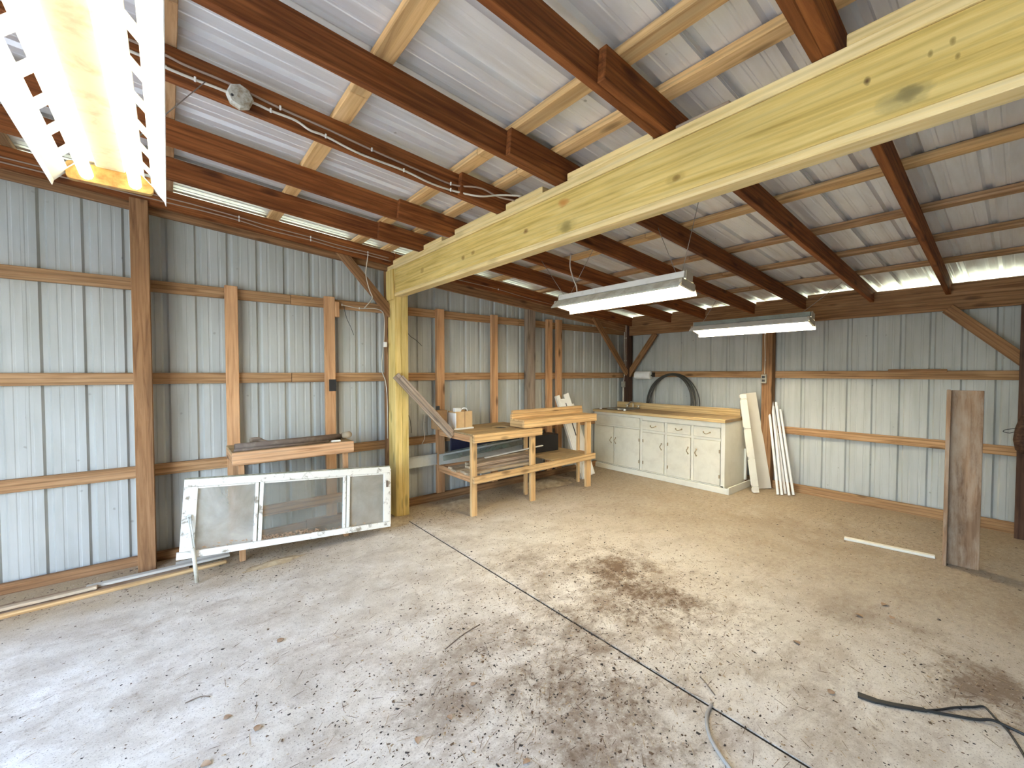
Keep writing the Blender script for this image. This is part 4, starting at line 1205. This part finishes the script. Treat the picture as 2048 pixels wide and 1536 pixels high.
# leaves
def leaf(x, y, s, a):
    bm = bmesh.new()
    n = 7
    top, bot, mid = [], [], []
    for i in range(n):
        f = i / (n - 1)
        w_ = .38 * math.sin(math.pi * f ** .8) * (1 + .15 * math.sin(9 * f)) + .02
        z = .10 * math.sin(math.pi * f) + .03
        mid.append(bm.verts.new(((f - .5) * s, 0, z * s * .8)))
        top.append(bm.verts.new(((f - .5) * s, w_ * s, (z + .16 * w_ / .4) * s)))
        bot.append(bm.verts.new(((f - .5) * s, -w_ * s, (z + .05) * s)))
    for i in range(n - 1):
        bm.faces.new((mid[i], mid[i + 1], top[i + 1], top[i])); bm.faces.new((bot[i], bot[i + 1], mid[i + 1], mid[i]))
    o = link('dead_leaf', finish(bm, 'dead_leaf', True), M['leaf'], None, Matrix.Translation((x, y, .001)) @ Matrix.Rotation(a, 4, 'Z'))
    tag(o, 'dry curled brown leaf lying on the bare concrete floor', 'leaf', 'dry leaves on the floor')
for k, (x, y) in enumerate([(.462, 2.603), (.174, 2.163), (.267, 2.017), (.921, 1.551), (.086, 1.95), (.761, 1.535), (1.107, 1.648), (1.041, 1.184), (2.378, .543), (3.398, .484), (2.672, .772), (3.269, .617), (3.549, .546)]):
    leaf(x, y, RND.uniform(.028, .045), RND.uniform(0, 6.28))
for k, (a, b) in enumerate([((.033, 2.377), (.124, 2.353)), ((1.999, .982), (1.937, .88)), ((1.133, 1.956), (1.408, 2.021))]):
    m_ = ((a[0] + b[0]) / 2 + .01, (a[1] + b[1]) / 2 + .012, .006)
    o = tube('twig', [(a[0], a[1], .004), m_, (b[0], b[1], .004)], .0025, M['pipe_brown'], None, 6); tag(o, 'thin bare twig lying on the concrete floor', 'twig', 'twigs on the floor')

# loose crumbs, straw and grit
def debris(name, n, mats, seed, label):
    rd = random.Random(seed)
    V_, F_, I_ = [], [], []
    foci = [(2.7, 2.0, .35), (2.5, 1.55, .4), (1.4, 1.2, .5), (1.65, 1.55, .5), (2.2, 2.2, .6), (1.0, 1.6, .5), (2.95, .1, .3), (3.0, 3.3, .7), (2.0, 3.9, .25), (.6, 3.75, .3), (5.2, .9, .5)]
    for _ in range(n):
        q = rd.random()
        if q < .45:
            fx, fy, fs = rd.choice(foci); x, y = rd.gauss(fx, fs), rd.gauss(fy, fs)
        elif q < .62:
            x, y = rd.uniform(-1.2, 5.2), 4.28 - abs(rd.gauss(0, .28))
        elif q < .80:
            x, y = rd.gauss(1.3, .8), rd.gauss(1.4, .8)
        else:
            x, y = rd.uniform(-1.0, 5.6), rd.uniform(-.6, 4.2)
        if x > 5.24 and y > 2.2: continue
        if y > 4.30 or x > 6.0: continue
        straw = rd.random() < .12
        a = rd.uniform(0, math.pi) if not straw else rd.gauss(.6, .7)
        l = rd.uniform(.012, .04) if straw else rd.uniform(.0018, .0060) * (1.8 if rd.random() < .10 else 1)
        w_ = .0010 if straw else l * rd.uniform(.3, .8)
        h_ = .002 if straw else l * rd.uniform(.15, .5)
        ca, sa = math.cos(a), math.sin(a)
        b = len(V_)
        for lx, ly, lz in ((-l, -w_, .0005), (l, -w_ * .6, .0005), (l * .7, w_, .0005), (-l * .6, w_ * .9, .0005), (0, 0, h_)):
            V_.append((x + lx * ca - ly * sa, y + lx * sa + ly * ca, lz))
        for f in ((0, 1, 4), (1, 2, 4), (2, 3, 4), (3, 0, 4)): F_.append((b + f[0], b + f[1], b + f[2]))
        mi = rd.choice((0, 0, 1, 2, 2)) if not straw else rd.choice((0, 1))
        I_ += [mi] * 4
    me = bpy.data.meshes.new(name)
    me.from_pydata(V_, [], F_)
    for m_ in mats: me.materials.append(m_)
    me.polygons.foreach_set('material_index', I_)
    o = link(name, me)
    tag(o, label, 'debris', None, 'stuff')
debris('floor_debris', 20000, [M['deb_a'], M['deb_b'], M['deb_c']], 3, 'crumbs of dirt, bark and straw strewn over the concrete floor')

# low soil drifts at the foot of the wall and posts
def mound(cx, cy, rx, ry, h, seed):
    rd = random.Random(seed)
    bm = bmesh.new()
    seg, ring = 28, 6
    c = bm.verts.new((0, 0, h))
    prev = None
    ph = [rd.uniform(0, 6.28) for _ in range(4)]
    for r in range(1, ring + 1):
        f = r / ring
        cur = []
        for k in range(seg):
            an = 2 * math.pi * k / seg
            e = 1 + .16 * math.sin(2 * an + ph[0]) + .10 * math.sin(5 * an + ph[1]) + .05 * math.sin(9 * an + ph[2])
            z = h * (math.cos(math.pi * f) * .5 + .5) * (1 + .3 * math.sin(4 * an + ph[3]) * f)
            cur.append(bm.verts.new((rx * f * e * math.cos(an), ry * f * e * math.sin(an), max(z, -.001 if r == ring else .001))))
        for k in range(seg):
            if prev is None: bm.faces.new((c, cur[k], cur[(k + 1) % seg]))
            else: bm.faces.new((prev[k], cur[k], cur[(k + 1) % seg], prev[(k + 1) % seg]))
        prev = cur
    o = link('soil_drift', finish(bm, 'soil_drift', True), M['soil'], None, Matrix.Translation((cx, cy, 0)))
    return o
for cx, cy, rx, ry, h, lb in ((1.74, 3.99, .22, .13, .04, 'small soil drift at the foot of the yellow post'), (3.9, 4.05, .42, .18, .07, 'grey soil drift on the floor under the workbench'),
                              (.62, 3.72, .22, .06, .018, 'soil drift under the storm door'), (2.6, 4.1, .4, .18, .03, 'soil drift at the wall under the bench end')):
    o = mound(cx, cy, rx, ry, h, int(cx * 100)); tag(o, lb, 'soil', None, 'stuff')
